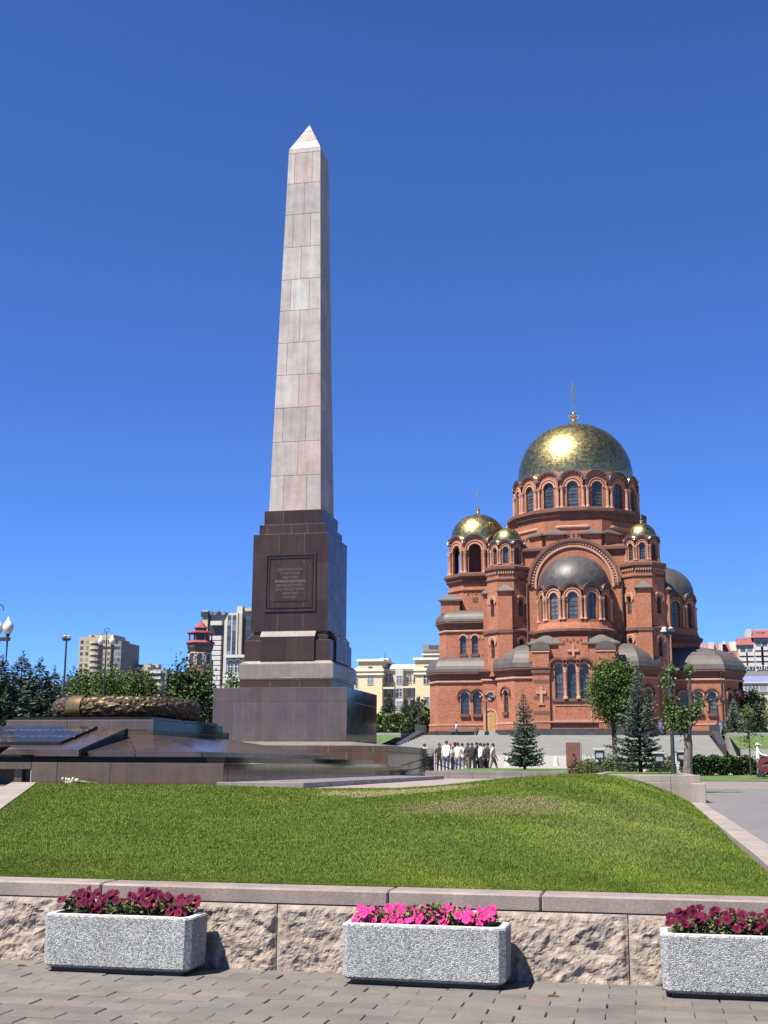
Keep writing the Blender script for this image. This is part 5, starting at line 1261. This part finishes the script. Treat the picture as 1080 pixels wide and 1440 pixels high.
# shrubs and hedge
def shrub(loc, rx, ry, rz, seed, mat, label, leaf=.08, clumps=50, per=60, group=None, name='shrub'):
    r = np.random.default_rng(seed); e = empty(name, loc, 0, label, 'shrub', group); Cs = []; Ds = []
    for k in range(clumps):
        u = r.normal(size=3); u[2] = abs(u[2]); u /= np.linalg.norm(u); cc = u*np.array([rx,ry,rz])*(.4+.6*r.random()); p = cc+r.normal(size=(per,3))*min(rx,rz)*.2; p[:,2] = np.abs(p[:,2])
        d = r.normal(size=(per,3))+u; d /= np.linalg.norm(d,axis=1)[:,None]; Cs.append(p); Ds.append(d)
    c, d = np.concatenate(Cs), np.concatenate(Ds); L = leaf*r.uniform(.7,1.3,len(c)); v, f = quads(c, d, L, L*.6, r); npmesh('leaves', v, f, mat, e)
    mb = MB()
    for k in range(6): mb.tube((0,0,-.05),(rx*.6*math.cos(k),ry*.6*math.sin(k),rz*.7),.015,.006,5)
    mb.build('stems', m_barkd, e); return e
for i, (x, yb_, D, rx, rz, mt, lab) in enumerate([(832,1086,44.5,.55,.52,m_bush,'pale green shrub left of the large spruce'),(856,1087,44,.55,.62,m_bush,'tall pale green shrub touching the large spruce'),(878,1087,44.5,.6,.5,m_bush,'pale green shrub behind the large spruce'),(812,1085,45.5,.28,.42,m_redb,'small reddish shrub beside the rusty stele'),(932,1088,44,.5,.5,m_bush,'pale green shrub right of the large spruce')]):
    p = px(x, yb_, D); shrub((p.x, p.y, 1.1), rx, .45, rz, 90+i, mt, lab, .07)
he = empty('hedge', (0,0,0), 0, 'clipped dark green hedge along the road', 'hedge'); r = np.random.default_rng(8)
p0, p1 = px(958,1086,60.5), px(1095,1086,61.5); n = 22000
f_ = r.random(n); c = np.stack([p0.x+(p1.x-p0.x)*f_, p0.y+(p1.y-p0.y)*f_+r.random(n)*.9, max(.82,p0.z-.1)+.85*r.random(n)**.75+.06*np.sin(f_*40)],1); d = r.normal(size=(n,3)); d[:,1] -= .4; d /= np.linalg.norm(d,axis=1)[:,None]
v, f = quads(c, d, .13*r.uniform(.7,1.3,n), .08, r); npmesh('leaves', v, f, m_dlin, he)
mb = MB()
for k in range(60):
    q = k/59.; mb.tube((p0.x+(p1.x-p0.x)*q, p0.y+.45+(p1.y-p0.y)*q, .8), (p0.x+(p1.x-p0.x)*q+.1, p0.y+.45+(p1.y-p0.y)*q, 1.4), .02, .01, 4)
mb.build('stems', m_barkd, he, kind='stuff')
# ------------------------------------------------------------------ lamps and small street furniture
m_pole = simple('dark_green_pole', (.035,.045,.048), .45, .15, 2)
m_iron = simple('black_iron', (.02,.021,.025), .45, .2, 2)
t = NT('milk_glass'); t.col((.68,.68,.64)); m_milk = t.set(Roughness=.25)
m_alu = simple('light_metal', (.40,.41,.42), .4, .1, 3, metal=.3)
def floodlamp(xb, yb_, xt, yt, D, label, zb=None, r=.055):
    b0, t0 = px(xb, yb_, D), px(xt, yt, D); zb = b0.z if zb is None else zb
    e = empty('lamp_post', (t0.x, t0.y, zb), 0, label, 'lamp'); h = t0.z-zb
    MB().lathe([(r*1.6,0),(r*1.6,.3),(r*1.15,.32),(r*.95,h*.5),(r*.7,h)], 12).build('pole', m_pole, e, smooth=True)
    MB().box(-.16,-.05,h,.16,.05,h+.05).build('bracket', m_pole, e)
    for s in (-1, 1):
        o = MB().loft([[(-.085,-.09,0),(.085,-.09,0),(.085,.09,0),(-.085,.09,0)],[(-.10,-.11,.05),(.10,-.11,.05),(.10,.11,.07),(-.10,.11,.07)],[(-.06,-.07,.15),(.06,-.07,.15),(.06,.07,.16),(-.06,.07,.16)]]).build('floodlight', m_pole, e)
        o.location = (s*.10, 0, h+.05); o.rotation_euler = (0, 0, s*.3)
        MB().lathe([(.075,.155),(.07,.18),(.03,.20)], 10).build('lamp_glass', m_milk, o)
    return e
floodlamp(947, 1088, 939, 893, 38, 'tall slim lamp post with twin floodlights beside the pollarded tree')
p_ = px(92,980,57); floodlamp(88, 990, 93.5, 901, 57, 'lamp post with twin floodlights rising behind the dark spruces', zb=.9, r=.06)
def globe(mb_parent, x, y, z, s):
    o = MB().lathe([(.05*s,0),(.09*s,.04*s),(.16*s,.16*s),(.175*s,.26*s),(.15*s,.36*s),(.09*s,.44*s),(.05*s,.52*s),(.015*s,.6*s)], 14).build('globe', m_milk, mb_parent, smooth=True); o.location = (x,y,z)
    MB().lathe([(.03*s,-.12*s),(.06*s,-.02*s),(.08*s,.03*s)], 10).build('cup', m_iron, o); return o
def globelamp(x, yt, D, label, s=1., spread=.34, zb=.9, n=2, hang=True):
    t0 = px(x, yt, D); e = empty('globe_lamp', (t0.x, t0.y, zb), 0, label, 'lamp'); h = t0.z-zb
    MB().lathe([(.13*s,0),(.13*s,.5),(.07*s,.6),(.05*s,h*.6),(.04*s,h-.5)], 10).build('pole', m_iron, e, smooth=True)
    MB().box(-spread-.08*s,-.05*s,h-1.05*s,spread+.08*s,.05*s,h-.93*s).build('arm', m_iron, e)
    MB().tube((0,0,h-.55),(0,0,h-.2*s),.025*s).build('stem', m_iron, e)
    ring = [(.16*s*math.cos(a), 0, h+.16*s*math.sin(a)) for a in np.linspace(.7, 2*math.pi-.0, 18)]
    MB().path([(.16*s*math.cos(a-math.pi/2+.35), 0, h+.16*s*math.sin(a-math.pi/2+.35)) for a in np.linspace(.9,5.9,18)], .018*s, 6).build('emblem_ring', m_iron, e)
    MB().box(-.02,-.015,h-.2*s,.02,.015,h).build('emblem', m_iron, e)
    for k in range(n):
        xx = -spread+2*spread*k/(n-1)
        globe(e, xx, 0, h-.85*s, s)
        if hang: MB().tube((xx,0,h-.93*s),(xx,0,h-1.75*s),.035*s,.02*s,6).build('drop_rod', m_iron, e)
    return e
globelamp(150.5, 887, 66, 'three part globe lamp with ring emblem in front of the apartment tower', .95, .33)
globelamp(-1, 857, 40, 'globe lamp with white glass lanterns at the end of the terrace', 1.0, .37, n=3)
def lantern_post(x, yb_, yt, D, label):
    b0 = px(x, yb_, D); h = (yb_-yt)*D/1700.; e = empty('lantern_post', (b0.x,b0.y,b0.z), 0, label, 'lamp')
    MB().lathe([(.28,0),(.26,.6),(.12,.8),(.09,h*.75),(.07,h*.86)], 8).build('pole', m_iron, e)
    MB().box(-.75,-.05,h*.84,.75,.05,h*.86).build('arm', m_iron, e)
    for x_ in (-.72,0,.72):
        o = MB().lathe([(.12,0),(.22,.45),(.28,.5),(.06,.75)], 6).build('lantern', m_iron, e); o.location = (x_,0,h*.86+(.25 if x_ == 0 else 0))
lantern_post(588.5, 1036, 985, 136, 'ornate black lantern post in front of the yellow house')
lantern_post(684.5, 1036, 980, 147, 'ornate black lantern post by the small church door')
lantern_post(1011, 1037, 985, 142, 'black lantern post in front of the church apse windows')
def spot_box(x, yb_, yt, D, label, zb, w_=.36):
    t0 = px(x, yt, D); e = empty('garden_spotlight', (t0.x,t0.y,zb), 0, label, 'spotlight', None); h = t0.z-zb
    MB().box(-.04,-.04,0,.04,.04,h-.3).build('post', m_pole, e)
    o = MB().rbox(-w_*.4,-.14,h-.32,w_*.4,.14,h-.06,.02).build('housing', m_pole, e)
    MB().box(-w_*.28,-.15,h-.26,w_*.28,-.142,h-.1).build('lens', m_alu, o)
    MB().rbox(-w_*.55,-.2,h-.055,w_*.55,.18,h,.015).build('lid', m_alu, e)
spot_box(843, 1087, 1053, 37, 'garden spotlight box on a post left of the large spruce', 1.16)
spot_box(927, 1087, 1058, 37.5, 'garden spotlight box between the spruce and the lamp post', 1.16)
spot_box(958, 1087, 1056, 39, 'garden spotlight box between the lamp post and the pollarded tree', 1.16)
# rusty stele, small post, white cones
b0 = px(807,1081,72); st = empty('rusty_stele', (b0.x,b0.y,.9), 0, 'rust brown stele standing in the plaza before the terrace stairs', 'stele')
m_rust = simple('rusty_steel', (.15,.062,.038), .8, .3, 2); h = px(807,1044,72).z-.9
MB().rbox(-.42,-.2,.45,.38,.3,h,.01).build('slab', m_rust, st); MB().box(-.38,-.15,0,.34,.28,.46).build('foot', m_redbr, st); MB().box(.382,-.18,.46,.46,.3,h-.02).build('side_plate', m_greyb, st)
b0 = px(810,1084,45); sp_ = empty('sign_post', (b0.x,b0.y,1.1), 0, 'thin dark post with a round plate beside the rusty stele', 'post')
MB().tube((0,0,0),(0,0,.62),.02).build('post', m_iron, sp_); o = MB().lathe([(.06,-.01),(.06,.01)], 12).build('plate', m_iron, sp_); o.location = (-.06,0,.66); o.rotation_euler = (R(90),0,0)
for i, x in enumerate((782, 714)):
    b0 = px(x,1078,84); c = empty('white_cone', (b0.x,b0.y,b0.z-.02), 0, 'white cone on the plaza %s' % ('beside the rusty stele' if i == 0 else 'left of the small spruce'), 'cone')
    MB().lathe([(.32,0),(.32,.06),(.22,.07),(.09,.66),(.07,.7)], 14).build('cone', m_wframe, c, smooth=True)
# metal handrail beside the people
b0, b1 = px(612,1088,61), px(656,1088,60); hr_ = empty('handrail', (b0.x,b0.y,.87), 0, 'grey metal handrail in front of the group of people', 'railing'); d_ = Vector((b1.x-b0.x,b1.y-b0.y,0))
for k in range(4):
    q = d_*k/3; MB().tube(q, q+Vector((0,0,.95-.18*k)), .022).build('baluster', m_alu, hr_)
for zz in (.95,.6): MB().tube(Vector((0,0,zz)), d_+Vector((0,0,zz-.54)), .022).build('rail', m_alu, hr_)
# ------------------------------------------------------------------ people
def pmat(name, c): 
    return simple(name, c, .8, .15, 8)
PC = dict(white=(.85,.85,.85), black=(.018,.018,.02), navy=(.03,.04,.075), cream=(.65,.58,.45), jeans=(.06,.09,.15), lightj=(.16,.21,.29), khaki=(.17,.14,.10), grey=(.14,.14,.145), pink=(.45,.25,.30), orange=(.48,.15,.05), blue=(.10,.14,.28), red=(.35,.04,.05), skin=(.34,.19,.135), hair=(.025,.017,.013), shoe=(.25,.25,.25), brown=(.10,.06,.04))
PM = {k: pmat('cloth_'+k if k not in ('skin','hair') else k, v) for k, v in PC.items()}
def person(loc, rz, top, legs, label, h=1.72, hair='hair', pose='stand', sleeve=.5, seed=0, shorts=False, cap=None, heavy=1., group=None, bag=None):
    """one skinned body; bones carry the cloth they are covered with"""
    r = random.Random(seed); k = h/1.72; V = []; Rr = []; E = []; B = []
    def v(x, y, z, rad): V.append((x*k, y*k, z*k)); Rr.append(rad*k); return len(V)-1
    def e(a, b, m): E.append((a, b)); B.append((a, b, m))
    sw = {'walk': .24, 'stand': .03}.get(pose, .05); w_ = heavy
    pel = v(0,0,.95,.135*w_); wa = v(0,0,1.10,.13*w_); chs = v(0,.0,1.30,.145*w_); nk = v(0,.01,1.47,.058); hd0 = v(0,-.01,1.545,.07); hd1 = v(0,-.015,1.62,.088); hd2 = v(0,-.005,1.68,.07)
    e(pel,wa,top); e(wa,chs,top); e(chs,nk,top); e(nk,hd0,'skin'); e(hd0,hd1,'skin'); e(hd1,hd2,'skin')
    for s in (-1, 1):
        hp = v(s*.095,0,.88,.10*w_); f = s*sw
        kn = v(s*.10,-f*.55-.02,.49,.066); an = v(s*.105,-f*1.0+.04*abs(f)+.02,.09+(.07 if pose == 'walk' and f < 0 else 0),.045); to = v(s*.115,-f-.13,.035+(.03 if pose == 'walk' and f < 0 else 0),.038)
        e(pel,hp,legs); e(hp,kn,legs); e(kn,an,'skin' if shorts else legs); e(an,to,'shoe')
        sh = v(s*.175,0,1.40,.062); sy = -f*.6
        if pose == 'arms' or (pose == 'reach' and s > 0): el = (s*.24,-.06,1.15); wr_ = (s*.12,-.26,1.12)
        elif pose == 'push': el = (s*.22,-.16,1.18); wr_ = (s*.2,-.42,1.10)
        else: el = (s*.245,.03+sy*.25,1.13); wr_ = (s*.25,-.05+sy*.6,.90)
        eb = v(*el,.043); wrv = v(*wr_,.03); hv = v(wr_[0],wr_[1]-.03,wr_[2]-.08 if pose not in ('arms','push') else wr_[2],.036); fg = v(wr_[0]*.97,wr_[1]-.05,wr_[2]-.16 if pose not in ('arms','push') else wr_[2]-.03,.02)
        e(chs,sh,top); e(sh,eb,top); e(eb,wrv,top if sleeve > .7 else 'skin'); e(wrv,hv,'skin'); e(hv,fg,'skin')
    me = bpy.data.meshes.new('person'); me.from_pydata(V, E, []); o = bpy.data.objects.new('tmp', me); C.objects.link(o)
    md = o.modifiers.new('s', 'SKIN'); md.use_smooth_shade = True
    for i, sv in enumerate(me.skin_vertices[0].data):
        sv.radius = (Rr[i]*(1.25 if i in (1,2) else 1), Rr[i]*(.85 if i in (0,1,2) else 1)); sv.use_root = (i == 0)
    o.modifiers.new('b', 'SUBSURF').levels = 1
    dg = bpy.context.evaluated_depsgraph_get(); nm = bpy.data.meshes.new_from_object(o.evaluated_get(dg)); bpy.data.objects.remove(o)
    keys = [top, legs, 'skin', 'shoe']; nm.materials.clear()
    for q in keys: nm.materials.append(PM[q])
    SA = np.array([V[a] for a, b, m in B]); SB = np.array([V[b] for a, b, m in B]); RB = np.array([(Rr[a]+Rr[b])/2 for a, b, m in B]); BM = [keys.index(m) for a, b, m in B]
    n = len(nm.polygons); c = np.empty(n*3, np.float32); nm.polygons.foreach_get('center', c); c = c.reshape(-1,3)
    d = SB-SA; tt = np.clip(((c[:,None]-SA)*d).sum(2)/np.maximum((d*d).sum(1), 1e-6), 0, 1); dist = np.linalg.norm(c[:,None]-(SA+tt[...,None]*d), axis=2)-RB*.8
    bi = dist.argmin(1); nm.polygons.foreach_set('material_index', [BM[i] for i in bi]); nm.polygons.foreach_set('use_smooth', [True]*n)
    ob_ = tag(link('person', nm, None, loc, rz), label, 'person', group)
    # hair or cap, nose, ears
    hm = MB(); n_ = 10
    cz, cy, rr = 1.625*k, -.002*k, .098*k
    prof = [(rr*math.cos(a), cz+rr*1.12*math.sin(a)) for a in np.linspace(-.25 if not cap else .1, 1.5, 7)]
    hm.lathe(prof, n_, 0, cy+.012*k); 
    if cap: hm.add([(-.07*k,-.08*k,cz+.02*k),(.07*k,-.08*k,cz+.02*k),(.06*k,-.19*k,cz-.005*k),(-.06*k,-.19*k,cz-.005*k),(-.07*k,-.08*k,cz+.035*k),(.07*k,-.08*k,cz+.035*k),(.06*k,-.19*k,cz+.008*k),(-.06*k,-.19*k,cz+.008*k)], [(0,3,2,1),(4,5,6,7),(0,1,5,4),(1,2,6,5),(2,3,7,6),(3,0,4,7)])
    hm.build('cap' if cap else 'hair', PM[cap or hair], ob_, smooth=True)
    fm = MB(); fm.loft([[(-.014*k,-.095*k,1.585*k),(.014*k,-.095*k,1.585*k),(.005*k,-.095*k,1.63*k),(-.005*k,-.095*k,1.63*k)],[(-.006*k,-.122*k,1.592*k),(.006*k,-.122*k,1.592*k),(.003*k,-.102*k,1.625*k),(-.003*k,-.102*k,1.625*k)]]); fm.build('nose', PM['skin'], ob_)
    if bag: MB().rbox(-.17*k,.10*k,1.02*k,.17*k,.26*k,1.42*k,.03).build('backpack', PM[bag], ob_)
    return ob_
G = 'people gathered by the handrail'
for i, (x, D, top, legs, rz, kw_, lab) in enumerate([
    (597,71.3,'white','grey',180,dict(),'person in a white shirt half hidden behind the granite podium'),
    (618,69.8,'black','black',20,dict(),'person in black behind the white t-shirt and blue jeans'),
    (628,66.1,'white','jeans',-10,dict(heavy=1.22,h=1.8),'person in a plain white t-shirt and blue jeans facing the handrail'),
    (633,68.8,'white','black',30,dict(cap='red'),'person in white wearing a red cap'),
    (640,70.3,'black','black',160,dict(h=1.8),'person in black at the back between the red cap and the cream shirt'),
    (644,66.9,'cream','lightj',170,dict(pose='arms'),'person in a cream shirt and pale jeans seen from behind'),
    (650,68.9,'white','grey',200,dict(),'person in white with grey trousers between the cream shirt and the black shirt'),
    (658,68.3,'black','khaki',-30,dict(pose='arms'),'person in a black t-shirt and khaki trousers'),
    (664,67.9,'black','black',15,dict(sleeve=.9),'person all in black with long sleeves'),
    (671,69.3,'navy','black',60,dict(h=1.78),'person in a navy shirt standing in the middle'),
    (676,67.5,'white','black',120,dict(pose='reach'),'person in white with black trousers reaching forward'),
    (681,68.7,'pink','black',250,dict(),'person in a pink top'),
    (686,67.7,'black','black',-60,dict(sleeve=.9),'person in a black jacket beside the pink top'),
    (694,68.5,'cream','khaki',80,dict(pose='walk',shorts=False),'person in a cream t-shirt walking away from the group')]):
    p = px(x, 1088, D); zg = .872
    person((p.x,p.y,zg), R(rz), top, legs, lab, group=G, seed=i, **kw_)
for x, D, top, legs, rz, pose, lab in [(642,138,'white','black',90,'stand','distant person in white and black below the church porch'),(956,128.5,'orange','black',60,'walk','distant person in an orange top on the terrace'),(966,129,'white','white',0,'stand','distant person dressed in white behind the pollarded tree'),(1014,129,'blue','grey',-40,'walk','distant person in a blue shirt at the top of the stairs'),(930,129,'blue','jeans',20,'stand','distant person in blue behind the large spruce')]:
    p = px(x, 1037, D); person((p.x,p.y,4.4), R(rz), top, legs, lab, pose=pose, seed=int(x))
p = px(1068,1096,59.5); person((p.x,p.y,roadz(p.y)+.03), R(78), 'white', 'grey', 'person in white shirt and white cap pushing a dark red stroller', pose='push', cap='white', sleeve=.9, seed=3)
# stroller
p = px(1082,1096,59.2); so = empty('stroller', (p.x,p.y,roadz(p.y)+.03), R(-12), 'dark red stroller pushed along the road', 'stroller')
m_dred = simple('dark_red_cloth', (.10,.012,.018), .8, .25, 5)
o = MB().loft([[(-.34,-.26,.35),(.34,-.26,.35),(.34,.26,.35),(-.34,.26,.35)],[(-.5,-.28,.62),(.45,-.28,.62),(.45,.28,.62),(-.5,.28,.62)],[(-.46,-.24,.78),(.1,-.24,.7),(.1,.24,.7),(-.46,.24,.78)]]).build('body', m_dred, so)
MB().loft([[(-.5+.42*(1-math.cos(a)), s*.28, .62+.42*math.sin(a)) for a in np.linspace(0,math.pi*.75,8)] for s in (-1,1)]).build('hood', m_dred, so)
for x_ in (-.38,.36):
    for y_ in (-.27,.27):
        w1 = MB().lathe([(.15,-.025),(.17,-.02),(.17,.02),(.15,.025)], 16).build('wheel', m_iron, so); w1.location = (x_,y_,.17); w1.rotation_euler = (R(90),0,0)
for y_ in (-.25,.25): MB().path([(-.38,y_,.17),(.1,y_,.45),(-.75,y_,1.05)], .015, 6).build('frame_bar', m_alu, so)
MB().tube((-.75,-.25,1.05),(-.75,.25,1.05),.02).build('handle', m_iron, so)
# ------------------------------------------------------------------ planters with petunias
t = NT('exposed_aggregate')
geo = t.n('ShaderNodeNewGeometry'); wp = geo.outputs['Position']
vc = t.voro(95, wp, out='Color'); vd = t.voro(95, wp, feature='DISTANCE_TO_EDGE')
g = t.ramp(vc, [(.12, (.08,.085,.09)), (.28, (.22,.23,.235)), (.55, (.41,.42,.42)), (.8, (.60,.60,.59)), (1, (.76,.76,.75))])
g = t.mix(t.ramp(vd, [(.02, .75), (.10, 0)]), g, (.19,.195,.195))
g = t.mix(.25, g, t.ramp(t.noise(210, 3), [(.35,(.15,.16,.16)),(.65,(.52,.52,.52))]))
g = t.mix(1, g, t.ramp(t.noise(4, 4), [(.3,.88),(.7,1.08)]), 'MULTIPLY')
t.col(g); t.bump(vd, .8, .01, None); m_aggr = t.set(Roughness=.8)
m_rim = simple('pale_concrete_rim', (.5,.495,.48), .85, .12, 14, bump=.2, bscale=150, bdist=.004)
t = NT('potting_soil'); t.col((.02,.014,.01)); m_psoil = t.set(Roughness=1)
def petal_mat(name, stops):
    t = NT(name); ln = t.n('ShaderNodeVectorMath'); ln.operation = 'LENGTH'; t.l(t.tc.outputs['Object'], ln.inputs[0])
    c_ = t.ramp(t.math('MULTIPLY', ln.outputs['Value'], 30), stops)
    t.col(t.mix(1, c_, t.ramp(t.orand(), [(0,(.65,.6,.8)),(.5,(1,1,1)),(1,(1.25,1.1,1.1))]), 'MULTIPLY'))
    return t.set(Roughness=.75, Specular_IOR_Level=.15)
m_burg = petal_mat('burgundy_petal', [(.1,(.015,.002,.008)),(.45,(.085,.004,.024)),(1,(.16,.006,.045))])
m_mag = petal_mat('magenta_petal', [(.08,(.25,.01,.09)),(.35,(.62,.028,.20)),(1,(.72,.06,.26))])
m_pet = leafmat('petunia_leaf', [(0,(.04,.065,.018)),(.5,(.085,.12,.035)),(1,(.19,.22,.09))])
def flower_mesh(seed, mat):
    r = random.Random(seed); mb = MB(); n = 15; R0 = .032
    c0 = (0,0,-.012); mid = []; rim = []
    for i in range(n):
        a = 2*math.pi*i/n; lobe = 1-.16*(.5+.5*math.cos(5*a+math.pi)); w1 = r.uniform(-.0015,.0015)
        mid.append((R0*.45*math.cos(a), R0*.45*math.sin(a), .001)); rim.append((R0*lobe*math.cos(a), R0*lobe*math.sin(a), .003+.0015*math.cos(5*a)+w1))
    mb.add([c0]+mid+rim, [(0,1+i,1+(i+1)%n) for i in range(n)]+[(1+i,1+n+i,1+n+(i+1)%n,1+(i+1)%n) for i in range(n)])
    # tube behind
    mb.loft([[(.012*math.cos(a),.012*math.sin(a),-.004) for a in np.linspace(0,2*math.pi,7)[:-1]],[(.004*math.cos(a),.004*math.sin(a),-.04) for a in np.linspace(0,2*math.pi,7)[:-1]]])
    return mb.mesh('flower', mat, True)
FB = [flower_mesh(i, m_burg) for i in range(4)]; FM_ = [flower_mesh(i, m_mag) for i in range(4)]
plx = [(-4.11,'burgundy',FB,'pale aggregate concrete planter of burgundy petunias left of the wall joint'),(-1.99,'magenta',FM_,'concrete planter holding the magenta pink petunias'),(.05,'burgundy',FB,'pale aggregate concrete planter of burgundy petunias beside the road end')]
plab = ['pale concrete planter with burgundy petunias in front of the flame memorial','pale concrete planter with magenta pink petunias','pale concrete planter with burgundy petunias near the grey road']
blab = ['burgundy petunias in the planter in front of the flame memorial','magenta pink petunias in full bloom in their planter','burgundy petunias in the planter near the grey road']
for i, (x0, cn, FL, _) in enumerate(plx):
    W_, D_, z0, z1 = 1.08, .37, .03, .378
    pe = empty('concrete_planter', (x0+W_/2, 8.07+D_/2, 0), R([0,-.6,.5][i]), plab[i], 'planter', None)
    def ring(hx, hy, c, z): return [(-hx+c,-hy,z),(hx-c,-hy,z),(hx,-hy+c,z),(hx,hy-c,z),(hx-c,hy,z),(-hx+c,hy,z),(-hx,hy-c,z),(-hx,-hy+c,z)]
    hx, hy = W_/2, D_/2
    MB().loft([ring(hx-.03,hy-.03,.035,z0), ring(hx-.006,hy-.006,.04,z0+.02), ring(hx,hy,.04,z1-.012), ring(hx-.008,hy-.008,.04,z1)], cap1=False).build('box', m_aggr, pe)
    MB().loft([ring(hx-.008,hy-.008,.04,z1), ring(hx-.05,hy-.05,.03,z1+.003), ring(hx-.06,hy-.06,.03,z1-.06)], cap0=False, cap1=False).build('rim', m_rim, pe)
    MB().box(-hx+.06,-hy+.05,0,hx-.06,hy-.05,z0+.005).build('foot', m_iron, pe)
    MB().prism([(p[0],p[1]) for p in ring(hx-.055,hy-.055,.03,0)], z1-.09, z1-.055).build('soil', m_psoil, pe)
    fe = empty('petunias', (x0+W_/2, 8.07+D_/2, z1-.055), 0, blab[i], 'flowers', None)
    r = np.random.default_rng(300+i); n = 2600
    pts = np.stack([r.uniform(-hx+.09,hx-.09,n), r.uniform(-hy+.07,hy-.07,n), r.random(n)**.8*.155],1); pts[:,2] *= .75+.35*np.sin(pts[:,0]*9+i)*.5+.2*r.random(n)
    d = r.normal(size=(n,3)); d[:,2] = np.abs(d[:,2])*.6; d /= np.linalg.norm(d,axis=1)[:,None]
    v, f = quads(pts, d, .034*r.uniform(.7,1.3,n), .019, r); npmesh('foliage', v, f, m_pet, fe, kind='stuff')
    mb = MB()
    for q in range(60):
        xx, yy_ = r.uniform(-hx+.1,hx-.1), r.uniform(-hy+.08,hy-.08); mb.tube((xx,yy_,0),(xx+r.normal()*.02,yy_+r.normal()*.02-.01,.09+r.random()*.05),.003,.002,4)
    mb.build('stems', m_pet, fe, kind='stuff')
    nf = 175 if cn == 'magenta' else 135; cl_ = r.uniform(-hx+.08, hx-.08, 12)
    for q in range(nf):
        xx = r.uniform(-hx+.07,hx-.07) if r.random() < .45 else float(np.clip(cl_[q % 12]+r.normal()*.035, -hx+.06, hx-.06))
        yy_ = r.uniform(-hy+.05, hy-.06); back = (yy_+hy)/(2*hy)
        zz = .075+.06*back+r.random()*.07+.02*math.sin(xx*11+i*2) if cn != 'magenta' else .055+.05*back+r.random()*.06
        if r.random() < .06: zz = .035; yy_ = -hy+.05
        o = link('flower', FL[q % 4], fe, (xx,yy_,zz))
        # faces tip towards the viewer and the sun
        dr = Vector((r.normal()*.55-.15, -abs(r.normal()*.5)-.55, .35+r.random()*.7)).normalized(); o.rotation_euler = dr.to_track_quat('Z','Y').to_euler(); s = r.uniform(.72,1.12); o.scale = (s,s,s)
# fallen bits on the pavement
m_twig = simple('dry_bits', (.12,.085,.05), .9, .3, 40)
for i, (x, y) in enumerate([(24,1359),(706,1384),(350,1362),(770,1402)]):
    p = px(x, y, 8.4); g_ = (0-1.4)/(p.z-1.4); X_, Y_ = p.x*g_, p.y*g_
    tag(MB().path([(X_,Y_,.008),(X_+.03,Y_+.006,.012),(X_+.075,Y_+.002,.008)], [.006,.008,.003], 5).build('dry_twig', m_twig), 'dry twig lying on the pavers %s' % ['left of the first planter','beside the magenta planter foot','below the wall joint','in front of the rough block'][i], 'twig')
